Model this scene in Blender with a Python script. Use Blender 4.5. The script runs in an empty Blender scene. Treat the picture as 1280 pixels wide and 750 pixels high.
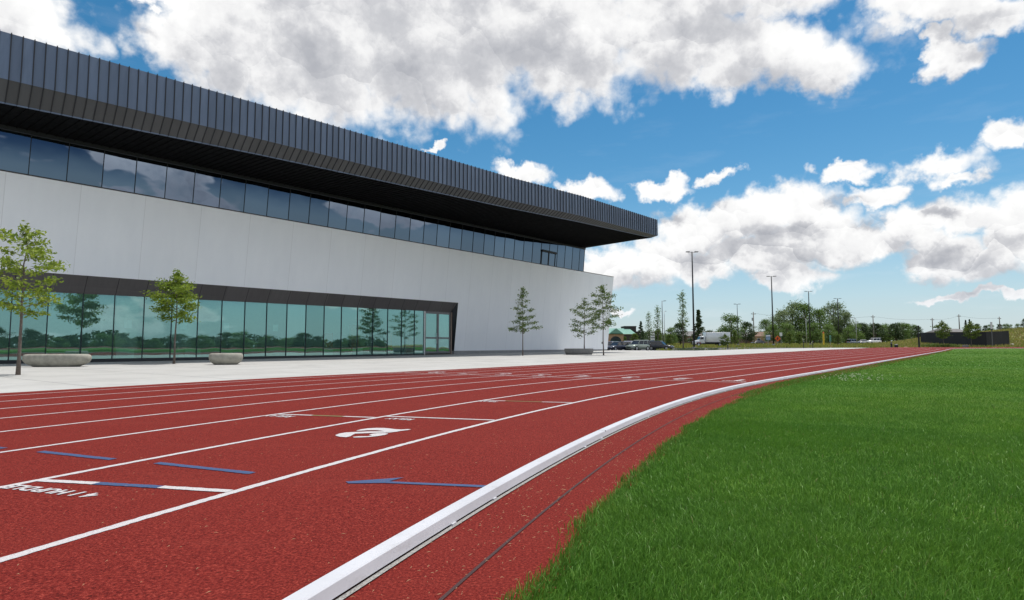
import bpy, bmesh, math, random
import numpy as np
from mathutils import Vector, Matrix

scene = bpy.context.scene
COL = scene.collection
rng = np.random.default_rng(7)
random.seed(7)
R_ = math.radians

# ------------------------------------------------------------------ camera model
F_PX, PITCH, CAM_H = 760.0, 0.0746, 0.705
cam_d = bpy.data.cameras.new("camera")
cam_d.sensor_width = 36.0
cam_d.lens = F_PX / 1280.0 * 36.0
cam_d.clip_start = 0.05
cam_d.clip_end = 9000.0
cam = bpy.data.objects.new("camera", cam_d)
COL.objects.link(cam)
cam.location = (0, 0, CAM_H)
cam.rotation_euler = (math.pi / 2 + PITCH, 0, 0)
scene.camera = cam

def pix_dir(x, y):
    v = ((x - 640) / F_PX, 1.0, (375 - y) / F_PX)
    c, s = math.cos(PITCH), math.sin(PITCH)
    return Vector((v[0], c * v[1] - s * v[2], s * v[1] + c * v[2]))

# ------------------------------------------------------------------ site frame: s along the straight, o outwards
PSI = 0.6495
RK = 36.1            # kerb radius of the bends
AK = 3.246           # distance camera - straight kerb
T0 = 12.15           # where the near bend meets the straight (finish line)
STR = 105.0
U = np.array([math.sin(PSI), math.cos(PSI)])
RR = np.array([math.cos(PSI), -math.sin(PSI)])
C1 = T0 * U - AK * RR + RK * RR
C2 = C1 + STR * U
LOOP = 2 * STR + 2 * math.pi * RK

def so(s, o):
    """straight frame -> XY"""
    return s * U - (AK + o) * RR

def to_so(x, y):
    P = np.array([x, y])
    return float(P @ U), float(-(P @ RR) - AK)

def loop_pt(g, o):
    """g = distance along the kerb loop, 0 at the finish line, growing away from the camera"""
    g = g % LOOP
    bend = math.pi * RK
    if g <= STR:
        return so(T0 + g, o)
    if g <= STR + bend:
        th = (g - STR) / RK
        return C2 + (RK + o) * (-RR * math.cos(th) + U * math.sin(th))
    if g <= 2 * STR + bend:
        q = g - STR - bend
        return C2 - q * U + (RK + o) * RR
    th = (LOOP - g) / RK
    return C1 + (RK + o) * (-RR * math.cos(th) - U * math.sin(th))

def oval_off(x, y):
    P = np.array([x, y]) - C1
    al, pe = float(P @ U), float(-(P @ RR))
    if al < 0:
        return math.hypot(al, pe) - RK
    if al > STR:
        return math.hypot(al - STR, pe) - RK
    return abs(pe) - RK

def fall_at(g):
    """cross fall of the track surface along the loop"""
    g = g % LOOP
    if g > LOOP / 2:
        g = LOOP - g if LOOP - g > 60 else 0
    return -0.0075 + min(max((g - 4) / 64.0, 0), 1) * 0.028

def sstep(a, b, x):
    t = min(max((x - a) / (b - a), 0.0), 1.0)
    return t * t * (3 - 2 * t)

def lift(p):
    """the far end of the field lies a little higher"""
    return .15 * sstep(84, 135, float(np.dot(p, U)))

def track_z(g, o):
    return fall_at(g) * min(max(o, 0), 11) + lift(loop_pt(g, o))

def plaza_z(s):
    return 11 * fall_at(max(s - T0, 0)) + .15 * sstep(84, 135, s)

def sstep(a, b, x):
    t = min(max((x - a) / (b - a), 0.0), 1.0)
    return t * t * (3 - 2 * t)

KEYS = [(-4000, -.3), (40, -.25), (62, -.16), (104, -.20), (113, .12), (130, .38), (150, .42), (190, .9), (240, 1.3), (400, 1.6), (1000, 1.3), (5000, .8)]
def terr(x, y):
    z = KEYS[-1][1]
    for (a, za), (b, zb) in zip(KEYS, KEYS[1:]):
        if a <= y <= b:
            z = za + (zb - za) * (y - a) / (b - a)
            break
    if y > 60:
        rel = x / y
        hill = sstep(124, 178, y) * (2.6 + 16 * (min(max(rel, .6), .95) - .70)) * sstep(.56, .70, rel) * (1 - .5 * sstep(260, 500, y))
        z += hill * (1 if rel < 1.2 else max(0, 1 - (rel - 1.2)))
    s, o = to_so(x, y)
    oo = oval_off(x, y)
    w = sstep(11.0, 17.0, oo)                      # below the track sheets
    z = -.32 * (1 - w) + z * w
    if s < 106 and 0 < o < 40:                     # below the plaza
        lim = 34 if s < 66 else 20
        w2 = max(sstep(lim, lim + 4, o), sstep(100, 106, s) if lim == 20 else sstep(66, 70, s) if o > 24 else 0)
        z = min(z, -.32 * (1 - w2) + z * w2)
    return z

def on_ground(px, d):
    """a point at forward distance d in the direction of column px, on the terrain"""
    x = (px - 640) / F_PX * d
    return (x, d, terr(x, d))

# ------------------------------------------------------------------ object helpers
def tag(o, label=None, cat=None, group=None, kind=None):
    if label: o['label'] = label
    if cat: o['category'] = cat
    if group: o['group'] = group
    if kind: o['kind'] = kind
    return o

def empty(name, loc, rz=0.0, label=None, cat=None, group=None):
    o = bpy.data.objects.new(name, None)
    o.empty_display_size = .3
    COL.objects.link(o)
    o.location = loc
    o.rotation_euler = (0, 0, rz)
    return tag(o, label, cat, group)

def obj_from(name, verts, faces, mat=None, parent=None, smooth=False):
    me = bpy.data.meshes.new(name)
    me.from_pydata([tuple(map(float, v)) for v in verts], [], faces)
    me.validate()
    if smooth:
        me.polygons.foreach_set('use_smooth', [True] * len(me.polygons))
    if mat: me.materials.append(mat)
    o = bpy.data.objects.new(name, me)
    COL.objects.link(o)
    if parent is not None: o.parent = parent
    return o

class MB:
    """collects shapes and links them as one mesh"""
    def __init__(self): self.v, self.f = [], []
    def add(self, v, f):
        n = len(self.v)
        self.v += [tuple(map(float, p)) for p in v]
        self.f += [tuple(i + n for i in q) for q in f]
    def box(self, x0, x1, y0, y1, z0, z1):
        self.add([(x0,y0,z0),(x1,y0,z0),(x1,y1,z0),(x0,y1,z0),(x0,y0,z1),(x1,y0,z1),(x1,y1,z1),(x0,y1,z1)],
                 [(0,3,2,1),(4,5,6,7),(0,1,5,4),(1,2,6,5),(2,3,7,6),(3,0,4,7)])
    def hexa(self, p):          # 8 points, bottom ring then top ring
        self.add(p, [(0,3,2,1),(4,5,6,7),(0,1,5,4),(1,2,6,5),(2,3,7,6),(3,0,4,7)])
    def tube(self, pts, rad, n=6, cap=True):
        pts = [Vector(p) for p in pts]
        if not hasattr(rad, '__len__'): rad = [rad] * len(pts)
        vs, fs = [], []
        prev = None
        for i, p in enumerate(pts):
            t = (pts[min(i+1, len(pts)-1)] - pts[max(i-1, 0)])
            t = t.normalized() if t.length > 1e-9 else Vector((0,0,1))
            a = prev if prev is not None else (Vector((1,0,0)) if abs(t.x) < .9 else Vector((0,1,0)))
            a = (a - t * a.dot(t)).normalized(); prev = a
            b = t.cross(a)
            for k in range(n):
                th = 2 * math.pi * k / n
                vs.append(p + (a * math.cos(th) + b * math.sin(th)) * rad[i])
        for i in range(len(pts) - 1):
            for k in range(n):
                k2 = (k + 1) % n
                fs.append((i*n+k, i*n+k2, (i+1)*n+k2, (i+1)*n+k))
        if cap:
            fs.append(tuple(reversed(range(n)))); fs.append(tuple(range((len(pts)-1)*n, len(pts)*n)))
        self.add(vs, fs)
    def lathe(self, prof, n=24, cx=0, cy=0, sx=1, sy=1):
        vs, fs = [], []
        for (r, z) in prof:
            for k in range(n):
                th = 2 * math.pi * k / n
                vs.append((cx + r * sx * math.cos(th), cy + r * sy * math.sin(th), z))
        m = len(prof)
        for i in range(m - 1):
            for k in range(n):
                k2 = (k + 1) % n
                fs.append((i*n+k, i*n+k2, (i+1)*n+k2, (i+1)*n+k))
        fs.append(tuple(reversed(range(n)))); fs.append(tuple(range((m-1)*n, m*n)))
        self.add(vs, fs)
    def prism(self, poly, y0, y1):       # polygon in XZ extruded along Y
        n = len(poly)
        v = [(x, y0, z) for x, z in poly] + [(x, y1, z) for x, z in poly]
        f = [tuple(range(n)), tuple(reversed(range(n, 2*n)))]
        for i in range(n):
            j = (i + 1) % n
            f.append((i, i+n, j+n, j))
        self.add(v, f)
    def build(self, name, mat=None, parent=None, smooth=False, bevel=0.0, seg=2):
        o = obj_from(name, self.v, self.f, mat, parent, smooth)
        if bevel:
            bm = bmesh.new(); bm.from_mesh(o.data)
            bmesh.ops.remove_doubles(bm, verts=bm.verts, dist=1e-5)
            bmesh.ops.recalc_face_normals(bm, faces=bm.faces)
            ed = [e for e in bm.edges if len(e.link_faces) == 2 and e.calc_face_angle(0) > .5]
            bmesh.ops.bevel(bm, geom=ed, offset=bevel, segments=seg, affect='EDGES', profile=.5)
            bm.to_mesh(o.data); bm.free()
            o.data.polygons.foreach_set('use_smooth', [True] * len(o.data.polygons))
        return o

def fix_normals(o):
    bm = bmesh.new(); bm.from_mesh(o.data)
    bmesh.ops.recalc_face_normals(bm, faces=bm.faces)
    bm.to_mesh(o.data); bm.free()
    return o

def copy_tree(o, parent=None):
    c = o.copy(); COL.objects.link(c)
    if parent is not None:
        c.parent = parent
    for ch in list(o.children):
        copy_tree(ch, c)
    return c

def fast_mesh(name, verts, tri=None, quad=None, mat=None, parent=None):
    """verts (n,3) ; tri (m,3) / quad (k,4) index arrays"""
    me = bpy.data.meshes.new(name)
    nt = 0 if tri is None else len(tri); nq = 0 if quad is None else len(quad)
    me.vertices.add(len(verts)); me.vertices.foreach_set('co', np.asarray(verts, np.float32).ravel())
    idx, st, tot = [], [], []
    if nt: idx.append(np.asarray(tri, np.int32).ravel())
    if nq: idx.append(np.asarray(quad, np.int32).ravel())
    idx = np.concatenate(idx)
    me.loops.add(len(idx)); me.loops.foreach_set('vertex_index', idx)
    me.polygons.add(nt + nq)
    start = np.concatenate([np.arange(nt) * 3, nt * 3 + np.arange(nq) * 4]).astype(np.int32)
    me.polygons.foreach_set('loop_start', start)
    me.update(calc_edges=True)
    if mat: me.materials.append(mat)
    o = bpy.data.objects.new(name, me); COL.objects.link(o)
    if parent is not None: o.parent = parent
    return o
# ------------------------------------------------------------------ materials
class NT:
    """small helper round a node tree"""
    def __init__(self, tree): self.t = tree; self.n = tree.nodes; self.l = tree.links
    def node(self, typ, **kw):
        x = self.n.new(typ)
        for k, v in kw.items(): setattr(x, k, v)
        return x
    def put(self, sock, v):
        if hasattr(v, 'is_output') or isinstance(v, bpy.types.NodeSocket): self.l.new(v, sock)
        elif v is not None: sock.default_value = v
    def math(self, op, a, b=None, c=None, clamp=False):
        x = self.node('ShaderNodeMath', operation=op); x.use_clamp = clamp
        for i, v in enumerate((a, b, c)):
            if v is not None: self.put(x.inputs[i], v)
        return x.outputs[0]
    def vmath(self, op, a, b=None, c=None):
        x = self.node('ShaderNodeVectorMath', operation=op)
        for i, v in enumerate((a, b, c)):
            if v is not None: self.put(x.inputs[i], v)
        return x.outputs['Value'] if op in ('LENGTH', 'DOT_PRODUCT', 'DISTANCE') else x.outputs[0]
    def noise(self, vec, scale, detail=4, rough=.55, dist=0.0, col=False):
        x = self.node('ShaderNodeTexNoise')
        self.put(x.inputs['Vector'], vec)
        x.inputs['Scale'].default_value = scale; x.inputs['Detail'].default_value = detail
        x.inputs['Roughness'].default_value = rough; x.inputs['Distortion'].default_value = dist
        return x.outputs['Color' if col else 'Fac']
    def ramp(self, fac, stops):
        x = self.node('ShaderNodeValToRGB')
        cr = x.color_ramp
        while len(cr.elements) < len(stops): cr.elements.new(.5)
        for e, (p, c) in zip(cr.elements, stops):
            e.position = p; e.color = (*c, 1) if len(c) == 3 else c
        self.put(x.inputs[0], fac)
        return x.outputs[0]
    def mix(self, fac, a, b, blend='MIX'):
        x = self.node('ShaderNodeMix', data_type='RGBA', blend_type=blend)
        self.put(x.inputs[0], fac)
        for s, v in ((x.inputs[6], a), (x.inputs[7], b)):
            if isinstance(v, tuple) and len(v) == 3: v = (*v, 1)
            self.put(s, v)
        return x.outputs[2]
    def mapr(self, v, a, b, c=0.0, d=1.0, smooth=False):
        x = self.node('ShaderNodeMapRange')
        if smooth: x.interpolation_type = 'SMOOTHSTEP'
        self.put(x.inputs[0], v)
        for i, q in enumerate((a, b, c, d)): self.put(x.inputs[i + 1], q)
        return x.outputs[0]
    def xyz(self, v):
        x = self.node('ShaderNodeSeparateXYZ'); self.put(x.inputs[0], v); return x.outputs
    def comb(self, x, y, z):
        n = self.node('ShaderNodeCombineXYZ')
        for i, q in enumerate((x, y, z)): self.put(n.inputs[i], q)
        return n.outputs[0]

def mat_new(name):
    m = bpy.data.materials.new(name); m.use_nodes = True
    nt = NT(m.node_tree)
    b = m.node_tree.nodes['Principled BSDF']
    return m, nt, b

def objco(nt):
    return nt.node('ShaderNodeTexCoord').outputs['Object']
def worldpos(nt):
    return nt.node('ShaderNodeNewGeometry').outputs['Position']

def simple(name, col, rough=.6, metal=0.0, var=.08, scale=6.0, bump=0.0, bscale=40, spec=.5):
    """a surface with slight uneven tone"""
    m, nt, b = mat_new(name)
    p = objco(nt)
    n = nt.noise(p, scale, 5, .6)
    lo = tuple(c * (1 - var) for c in col); hi = tuple(min(c * (1 + var), 1) for c in col)
    nt.put(b.inputs['Base Color'], nt.ramp(n, [(.3, lo), (.7, hi)]))
    b.inputs['Roughness'].default_value = rough; b.inputs['Metallic'].default_value = metal
    b.inputs['Specular IOR Level'].default_value = spec
    if bump:
        bp = nt.node('ShaderNodeBump'); bp.inputs['Strength'].default_value = bump; bp.inputs['Distance'].default_value = .01
        nt.put(bp.inputs['Height'], nt.noise(p, bscale, 4, .6)); nt.put(b.inputs['Normal'], bp.outputs[0])
    return m

M = {}
# red rubber granules
m, nt, b = mat_new('red_rubber')
p = worldpos(nt)
fine = nt.noise(p, 105, 4, .8)
mid = nt.noise(p, 34, 4, .7)
big = nt.noise(p, .8, 7, .7)
c0 = nt.ramp(fine, [(.36, (.028, .0034, .0034)), (.46, (.125, .0130, .0098)), (.55, (.190, .0220, .0158)), (.66, (.36, .066, .046))])
c1 = nt.mix(nt.mapr(mid, .35, .7, .0, .45), c0, (.105, .0085, .0090))
c2 = nt.mix(nt.mapr(big, .35, .7, 0, .30), c1, (.18, .025, .018))
streak = nt.noise(nt.vmath('MULTIPLY', p, (.25, 1.6, 1)), 1.3, 5, .7)
c3 = nt.mix(nt.mapr(streak, .55, .75, 0, .28), c2, (.20, .037, .027))
nt.put(b.inputs['Base Color'], c3)
b.inputs['Roughness'].default_value = .9; b.inputs['Specular IOR Level'].default_value = .08
bp = nt.node('ShaderNodeBump'); bp.inputs['Strength'].default_value = .6; bp.inputs['Distance'].default_value = .004
nt.put(bp.inputs['Height'], fine); nt.put(b.inputs['Normal'], bp.outputs[0])
M['rubber'] = m

def paint(name, col):
    """line paint on granules: slightly broken up"""
    m, nt, b = mat_new(name)
    p = worldpos(nt)
    f = nt.noise(p, 150, 3, .7); g = nt.noise(p, 6, 5, .7)
    c = nt.mix(nt.mapr(f, .36, .52, .85, 0), col, tuple(x * .45 + y for x, y in zip(col, (.10, .03, .03))))
    c = nt.mix(nt.mapr(g, .55, .8, 0, .35), c, tuple(x * .72 for x in col))
    nt.put(b.inputs['Base Color'], c); b.inputs['Roughness'].default_value = .7
    bp = nt.node('ShaderNodeBump'); bp.inputs['Strength'].default_value = .4; bp.inputs['Distance'].default_value = .003
    nt.put(bp.inputs['Height'], f); nt.put(b.inputs['Normal'], bp.outputs[0])
    return m
M['white_paint'] = paint('white_line_paint', (.50, .49, .495))
M['blue_paint'] = paint('blue_line_paint', (.011, .062, .165))
M['green_paint'] = paint('green_line_paint', (.13, .15, .045))
M['kerb'] = simple('kerb_white', (.52, .525, .555), .45, 0, .07, 3)
nt = NT(M['kerb'].node_tree); b = nt.n['Principled BSDF']; p = worldpos(nt)
sc1 = nt.noise(nt.vmath('MULTIPLY', p, (1, 1, 3)), 7, 8, .75); sc2 = nt.noise(p, 90, 3, .7)
kc = nt.mix(nt.mapr(sc1, .55, .72, 0, .45), b.inputs['Base Color'].links[0].from_socket, (.33, .31, .30))
kc = nt.mix(nt.mapr(sc2, .66, .72, 0, .55), kc, (.20, .18, .17))
nt.put(b.inputs['Base Color'], kc)
M['seam'] = simple('dark_seam', (.045, .018, .018), .9)

# concrete paving with joints in the site frame
m, nt, b = mat_new('paving_concrete')
p = worldpos(nt)
x = nt.xyz(p)
s_ = nt.math('ADD', nt.math('MULTIPLY', x[0], float(U[0])), nt.math('MULTIPLY', x[1], float(U[1])))
o_ = nt.math('ADD', nt.math('MULTIPLY', x[0], float(-RR[0])), nt.math('MULTIPLY', x[1], float(-RR[1])))
def joint(v, step, w):
    fr = nt.math('FRACT', nt.math('DIVIDE', v, step))
    return nt.math('LESS_THAN', nt.math('ABSOLUTE', nt.math('SUBTRACT', fr, .5)), w / step)
j = nt.math('MAXIMUM', joint(s_, 3.0, .018), joint(nt.math('ADD', o_, .6), 3.0, .018))
cell = nt.node('ShaderNodeTexWhiteNoise', noise_dimensions='2D')
nt.put(cell.inputs['Vector'], nt.comb(nt.math('FLOOR', nt.math('ADD', nt.math('DIVIDE', s_, 3.0), .5)), nt.math('FLOOR', nt.math('ADD', nt.math('DIVIDE', nt.math('ADD', o_, .6), 3.0), .5)), 0))
n1 = nt.noise(p, .6, 6, .65); n2 = nt.noise(p, 14, 4, .6)
c = nt.ramp(n1, [(.3, (.34, .334, .316)), (.5, (.425, .419, .40)), (.75, (.475, .469, .447))])
c = nt.mix(nt.mapr(cell.outputs[0], 0, 1, 0, .5), c, (.39, .38, .358))
c = nt.mix(nt.mapr(n2, .35, .7, .18, 0), c, (.3, .29, .27))
c = nt.mix(nt.math('MULTIPLY', j, .85), c, (.16, .155, .15))
nt.put(b.inputs['Base Color'], c); b.inputs['Roughness'].default_value = .85
M['concrete'] = m

M['wall_base'] = simple('base_concrete', (.26, .265, .27), .85, 0, .12, 3)
M['bench'] = simple('cast_concrete', (.30, .29, .245), .85, 0, .22, 5, .5, 60)
M['kerb_concrete'] = simple('drain_concrete', (.26, .25, .235), .9, 0, .6, 160)

# white precast wall panels with faint joints and weathering
m, nt, b = mat_new('white_wall_panels')
p = objco(nt); x = nt.xyz(p)
fr = nt.math('FRACT', nt.math('DIVIDE', nt.math('ADD', x[0], 200 - 35.77 + 1.36), 2.72))
j = nt.math('LESS_THAN', nt.math('ABSOLUTE', nt.math('SUBTRACT', fr, .5)), .0045)
wn = nt.node('ShaderNodeTexWhiteNoise', noise_dimensions='1D')
nt.put(wn.inputs['W'], nt.math('FLOOR', nt.math('DIVIDE', nt.math('ADD', x[0], 200 - 35.77), 2.72)))
n1 = nt.noise(nt.vmath('MULTIPLY', p, (1, 1, .25)), 1.2, 6, .65)
n2 = nt.noise(p, 9, 5, .7)
c = nt.ramp(n1, [(.3, (.80, .835, .885)), (.7, (.85, .885, .93))])
c = nt.mix(nt.mapr(wn.outputs[0], 0, 1, 0, .10), c, (.70, .71, .73))
c = nt.mix(nt.mapr(n2, .55, .8, 0, .12), c, (.66, .67, .69))
c = nt.mix(nt.math('MULTIPLY', j, .30), c, (.36, .37, .39))
nt.put(b.inputs['Base Color'], c); b.inputs['Roughness'].default_value = .6
bp = nt.node('ShaderNodeBump'); bp.inputs['Strength'].default_value = .15; bp.inputs['Distance'].default_value = .02
nt.put(bp.inputs['Height'], nt.noise(p, 30, 4, .6)); nt.put(b.inputs['Normal'], bp.outputs[0])
M['wall'] = m

def metal_panel(name, col, step, rough, metal=.35):
    m, nt, b = mat_new(name)
    p = objco(nt); x = nt.xyz(p)
    wn = nt.node('ShaderNodeTexWhiteNoise', noise_dimensions='1D')
    nt.put(wn.inputs['W'], nt.math('FLOOR', nt.math('DIVIDE', x[0], step)))
    n1 = nt.noise(nt.vmath('MULTIPLY', p, (3, 1, .4)), 2.5, 4, .6)
    c = nt.mix(nt.mapr(wn.outputs[0], 0, 1, 0, 1), tuple(q * .86 for q in col), tuple(q * 1.12 for q in col))
    c = nt.mix(nt.mapr(n1, .4, .7, 0, .3), c, tuple(q * .75 for q in col))
    nt.put(b.inputs['Base Color'], c)
    nt.put(b.inputs['Roughness'], nt.mapr(n1, .3, .7, rough - .06, rough + .08)); b.inputs['Metallic'].default_value = metal
    return m
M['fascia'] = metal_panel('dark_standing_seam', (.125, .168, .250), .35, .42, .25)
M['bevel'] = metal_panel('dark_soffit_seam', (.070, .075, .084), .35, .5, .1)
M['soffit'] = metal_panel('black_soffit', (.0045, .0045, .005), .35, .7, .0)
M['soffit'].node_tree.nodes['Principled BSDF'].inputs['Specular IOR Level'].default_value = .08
M['seam_rib'] = simple('dark_rib', (.016, .019, .026), .5, .2)
M['bronze'] = metal_panel('bronze_panels', (.105, .097, .099), 1.318, .5, .15)
nt = NT(M['bronze'].node_tree); b = nt.n['Principled BSDF']
x = nt.xyz(objco(nt)); skew = nt.math('ADD', x[0], nt.math('MULTIPLY', x[1], .0))
fr = nt.math('FRACT', nt.math('DIVIDE', nt.math('SUBTRACT', skew, 7.8 - 131.8 + .659), 1.318))
jl = nt.math('LESS_THAN', nt.math('ABSOLUTE', nt.math('SUBTRACT', fr, .5)), .010)
nt.put(b.inputs['Base Color'], nt.mix(jl, b.inputs['Base Color'].links[0].from_socket, (.012, .011, .011)))
M['bronze_light'] = simple('bronze_light', (.22, .17, .14), .5, .3)
M['frame'] = simple('dark_frame', (.022, .026, .032), .45, .3)
M['cap'] = simple('dark_cap', (.035, .033, .032), .5, .4)
M['grey_metal'] = simple('grey_metal', (.16, .165, .175), .5, .5)
M['silver'] = simple('silver_metal', (.5, .51, .53), .35, .7)
M['interior'] = simple('interior_wall', (.72, .60, .55), .8)
M['interior_floor'] = simple('interior_floor', (.35, .35, .34), .4)
M['interior_orange'] = simple('interior_orange', (.55, .10, .03), .7)
M['interior_white'] = simple('interior_white', (.8, .8, .78), .6)

def glass(name, refl, trans, k0, veil=0.0, veil_col=(.3, .6, .5)):
    """coated facade glass: tinted mirror over a tinted see-through pane"""
    m, nt, b = mat_new(name)
    nt.n.remove(b)
    out = nt.n['Material Output']
    fr = nt.node('ShaderNodeLayerWeight'); fr.inputs['Blend'].default_value = .25
    oi = nt.node('ShaderNodeObjectInfo')
    k = nt.math('ADD', nt.mapr(fr.outputs['Fresnel'], 0, 1, k0, 1.0), nt.math('MULTIPLY', nt.math('SUBTRACT', oi.outputs['Random'], .5), k0 * .28), clamp=True)
    g = nt.node('ShaderNodeBsdfGlossy'); g.inputs['Roughness'].default_value = .0
    nt.put(g.inputs['Color'], (*refl, 1))
    w = nt.noise(objco(nt), .55, 2, .5)
    bp = nt.node('ShaderNodeBump'); bp.inputs['Strength'].default_value = .05; bp.inputs['Distance'].default_value = .06
    nt.put(bp.inputs['Height'], w); nt.put(g.inputs['Normal'], bp.outputs[0])
    t = nt.node('ShaderNodeBsdfTransparent'); nt.put(t.inputs['Color'], (*trans, 1))
    mx = nt.node('ShaderNodeMixShader')
    nt.put(mx.inputs[0], k); nt.l.new(t.outputs[0], mx.inputs[1]); nt.l.new(g.outputs[0], mx.inputs[2])
    res = mx.outputs[0]
    if veil:
        df = nt.node('ShaderNodeBsdfDiffuse'); nt.put(df.inputs[0], (*veil_col, 1))
        m3 = nt.node('ShaderNodeMixShader'); m3.inputs[0].default_value = veil
        nt.l.new(res, m3.inputs[1]); nt.l.new(df.outputs[0], m3.inputs[2]); res = m3.outputs[0]
    nt.l.new(res, out.inputs['Surface'])
    return m
M['glass_teal'] = glass('teal_glass', (.50, .83, .81), (.62, .90, .84), .50, .13, (.19, .44, .40))
M['glass_dark'] = glass('dark_glass', (.50, .62, .82), (.012, .015, .020), .27)

# leaves: diffuse + translucent, tone differs from leaf to leaf
def leaf_mat(name, dark, mid, light, trans=.35):
    m, nt, b = mat_new(name)
    nt.n.remove(b); out = nt.n['Material Output']
    geo = nt.node('ShaderNodeNewGeometry')
    oi = nt.node('ShaderNodeObjectInfo')
    v = nt.math('ADD', nt.math('MULTIPLY', geo.outputs['Random Per Island'], .75), nt.math('MULTIPLY', oi.outputs['Random'], .25))
    c = nt.ramp(v, [(.05, dark), (.5, mid), (.95, light)])
    d = nt.node('ShaderNodeBsdfDiffuse'); nt.put(d.inputs[0], c)
    t = nt.node('ShaderNodeBsdfTranslucent'); nt.put(t.inputs[0], nt.mix(.5, c, tuple(min(1, q * 1.6) for q in light)))
    mx = nt.node('ShaderNodeMixShader'); mx.inputs[0].default_value = trans
    nt.l.new(d.outputs[0], mx.inputs[1]); nt.l.new(t.outputs[0], mx.inputs[2])
    gl = nt.node('ShaderNodeBsdfGlossy'); gl.inputs['Roughness'].default_value = .45; nt.put(gl.inputs[0], (.5, .5, .5, 1))
    m2 = nt.node('ShaderNodeMixShader'); m2.inputs[0].default_value = .05
    nt.l.new(mx.outputs[0], m2.inputs[1]); nt.l.new(gl.outputs[0], m2.inputs[2])
    nt.l.new(m2.outputs[0], out.inputs['Surface'])
    return m
M['leaf_locust'] = leaf_mat('locust_leaves', (.075, .135, .012), (.155, .24, .022), (.30, .36, .045), .35)
M['leaf_pear'] = leaf_mat('pear_leaves', (.035, .070, .012), (.07, .122, .020), (.13, .185, .036), .35)
M['leaf_green'] = leaf_mat('broad_leaves', (.055, .110, .026), (.10, .17, .038), (.16, .235, .06), .3)
M['leaf_dark'] = leaf_mat('dark_leaves', (.024, .048, .018), (.045, .080, .028), (.08, .118, .042), .25)
M['leaf_bright'] = leaf_mat('bright_leaves', (.05, .09, .012), (.085, .135, .02), (.14, .19, .03), .35)
M['leaf_pale'] = leaf_mat('pale_leaves', (.085, .135, .050), (.14, .195, .080), (.21, .26, .125), .3)
M['tuft_green'] = leaf_mat('meadow_tufts', (.10, .15, .02), (.17, .21, .03), (.28, .27, .06), .3)
M['tuft_straw'] = leaf_mat('straw_tufts', (.19, .17, .05), (.29, .24, .08), (.38, .31, .13), .3)
M['bark'] = simple('bark', (.11, .085, .068), .9, 0, .3, 12, .5, 60)
M['bark_young'] = simple('young_bark', (.13, .105, .088), .85, 0, .3, 20, .3, 80)

# grass blades
m, nt, b = mat_new('grass_blades')
nt.n.remove(b); out = nt.n['Material Output']
geo = nt.node('ShaderNodeNewGeometry'); p = geo.outputs['Position']
rnd = geo.outputs['Random Per Island']
n1 = nt.noise(p, 1.1, 4, .6); n2 = nt.noise(p, .22, 4, .6); n3 = nt.noise(p, 5.5, 3, .6)
v = nt.math('ADD', nt.math('MULTIPLY', rnd, .55), nt.math('MULTIPLY', n3, .45))
c = nt.ramp(v, [(.12, (.060, .135, .016)), (.42, (.098, .235, .028)), (.70, (.145, .310, .044)), (.95, (.22, .37, .085))])
c = nt.mix(nt.mapr(n1, .42, .68, 0, .5), c, nt.mix(.6, c, (.165, .295, .026)))
c = nt.mix(nt.mapr(n2, .40, .62, 0, .6), c, nt.mix(.5, c, (.070, .205, .034)))
straw = nt.math('GREATER_THAN', rnd, .994)
c = nt.mix(nt.math('MULTIPLY', straw, .8), c, (.30, .26, .12))
d = nt.node('ShaderNodeBsdfDiffuse'); nt.put(d.inputs[0], c)
t = nt.node('ShaderNodeBsdfTranslucent'); nt.put(t.inputs[0], c)
mx = nt.node('ShaderNodeMixShader'); mx.inputs[0].default_value = .32
nt.l.new(d.outputs[0], mx.inputs[1]); nt.l.new(t.outputs[0], mx.inputs[2])
gl = nt.node('ShaderNodeBsdfGlossy'); gl.inputs['Roughness'].default_value = .4; nt.put(gl.inputs[0], (.4, .45, .35, 1))
m2 = nt.node('ShaderNodeMixShader'); m2.inputs[0].default_value = .045
nt.l.new(mx.outputs[0], m2.inputs[1]); nt.l.new(gl.outputs[0], m2.inputs[2])
nt.l.new(m2.outputs[0], out.inputs['Surface'])
M['grass'] = m
# lawn sheet below the blades
m, nt, b = mat_new('lawn_sheet')
p = worldpos(nt)
n1 = nt.noise(p, 1.1, 4, .6); n2 = nt.noise(p, .22, 4, .6); n3 = nt.noise(p, 22, 5, .7)
c = nt.ramp(n3, [(.3, (.048, .092, .012)), (.5, (.070, .130, .018)), (.72, (.098, .168, .028))])
c = nt.mix(nt.mapr(n1, .42, .68, 0, .5), c, nt.mix(.6, c, (.165, .295, .026)))
c = nt.mix(nt.mapr(n2, .40, .62, 0, .6), c, nt.mix(.5, c, (.070, .205, .034)))
nt.put(b.inputs['Base Color'], c); b.inputs['Roughness'].default_value = .9; b.inputs['Specular IOR Level'].default_value = .1
bp = nt.node('ShaderNodeBump'); bp.inputs['Strength'].default_value = .7; bp.inputs['Distance'].default_value = .03
nt.put(bp.inputs['Height'], n3); nt.put(b.inputs['Normal'], bp.outputs[0])
M['lawn'] = m
M['clippings'] = simple('dry_grass', (.34, .215, .115), .9, 0, .3, 50)
M['petal'] = simple('clover_petals', (.75, .74, .55), .8)
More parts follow.
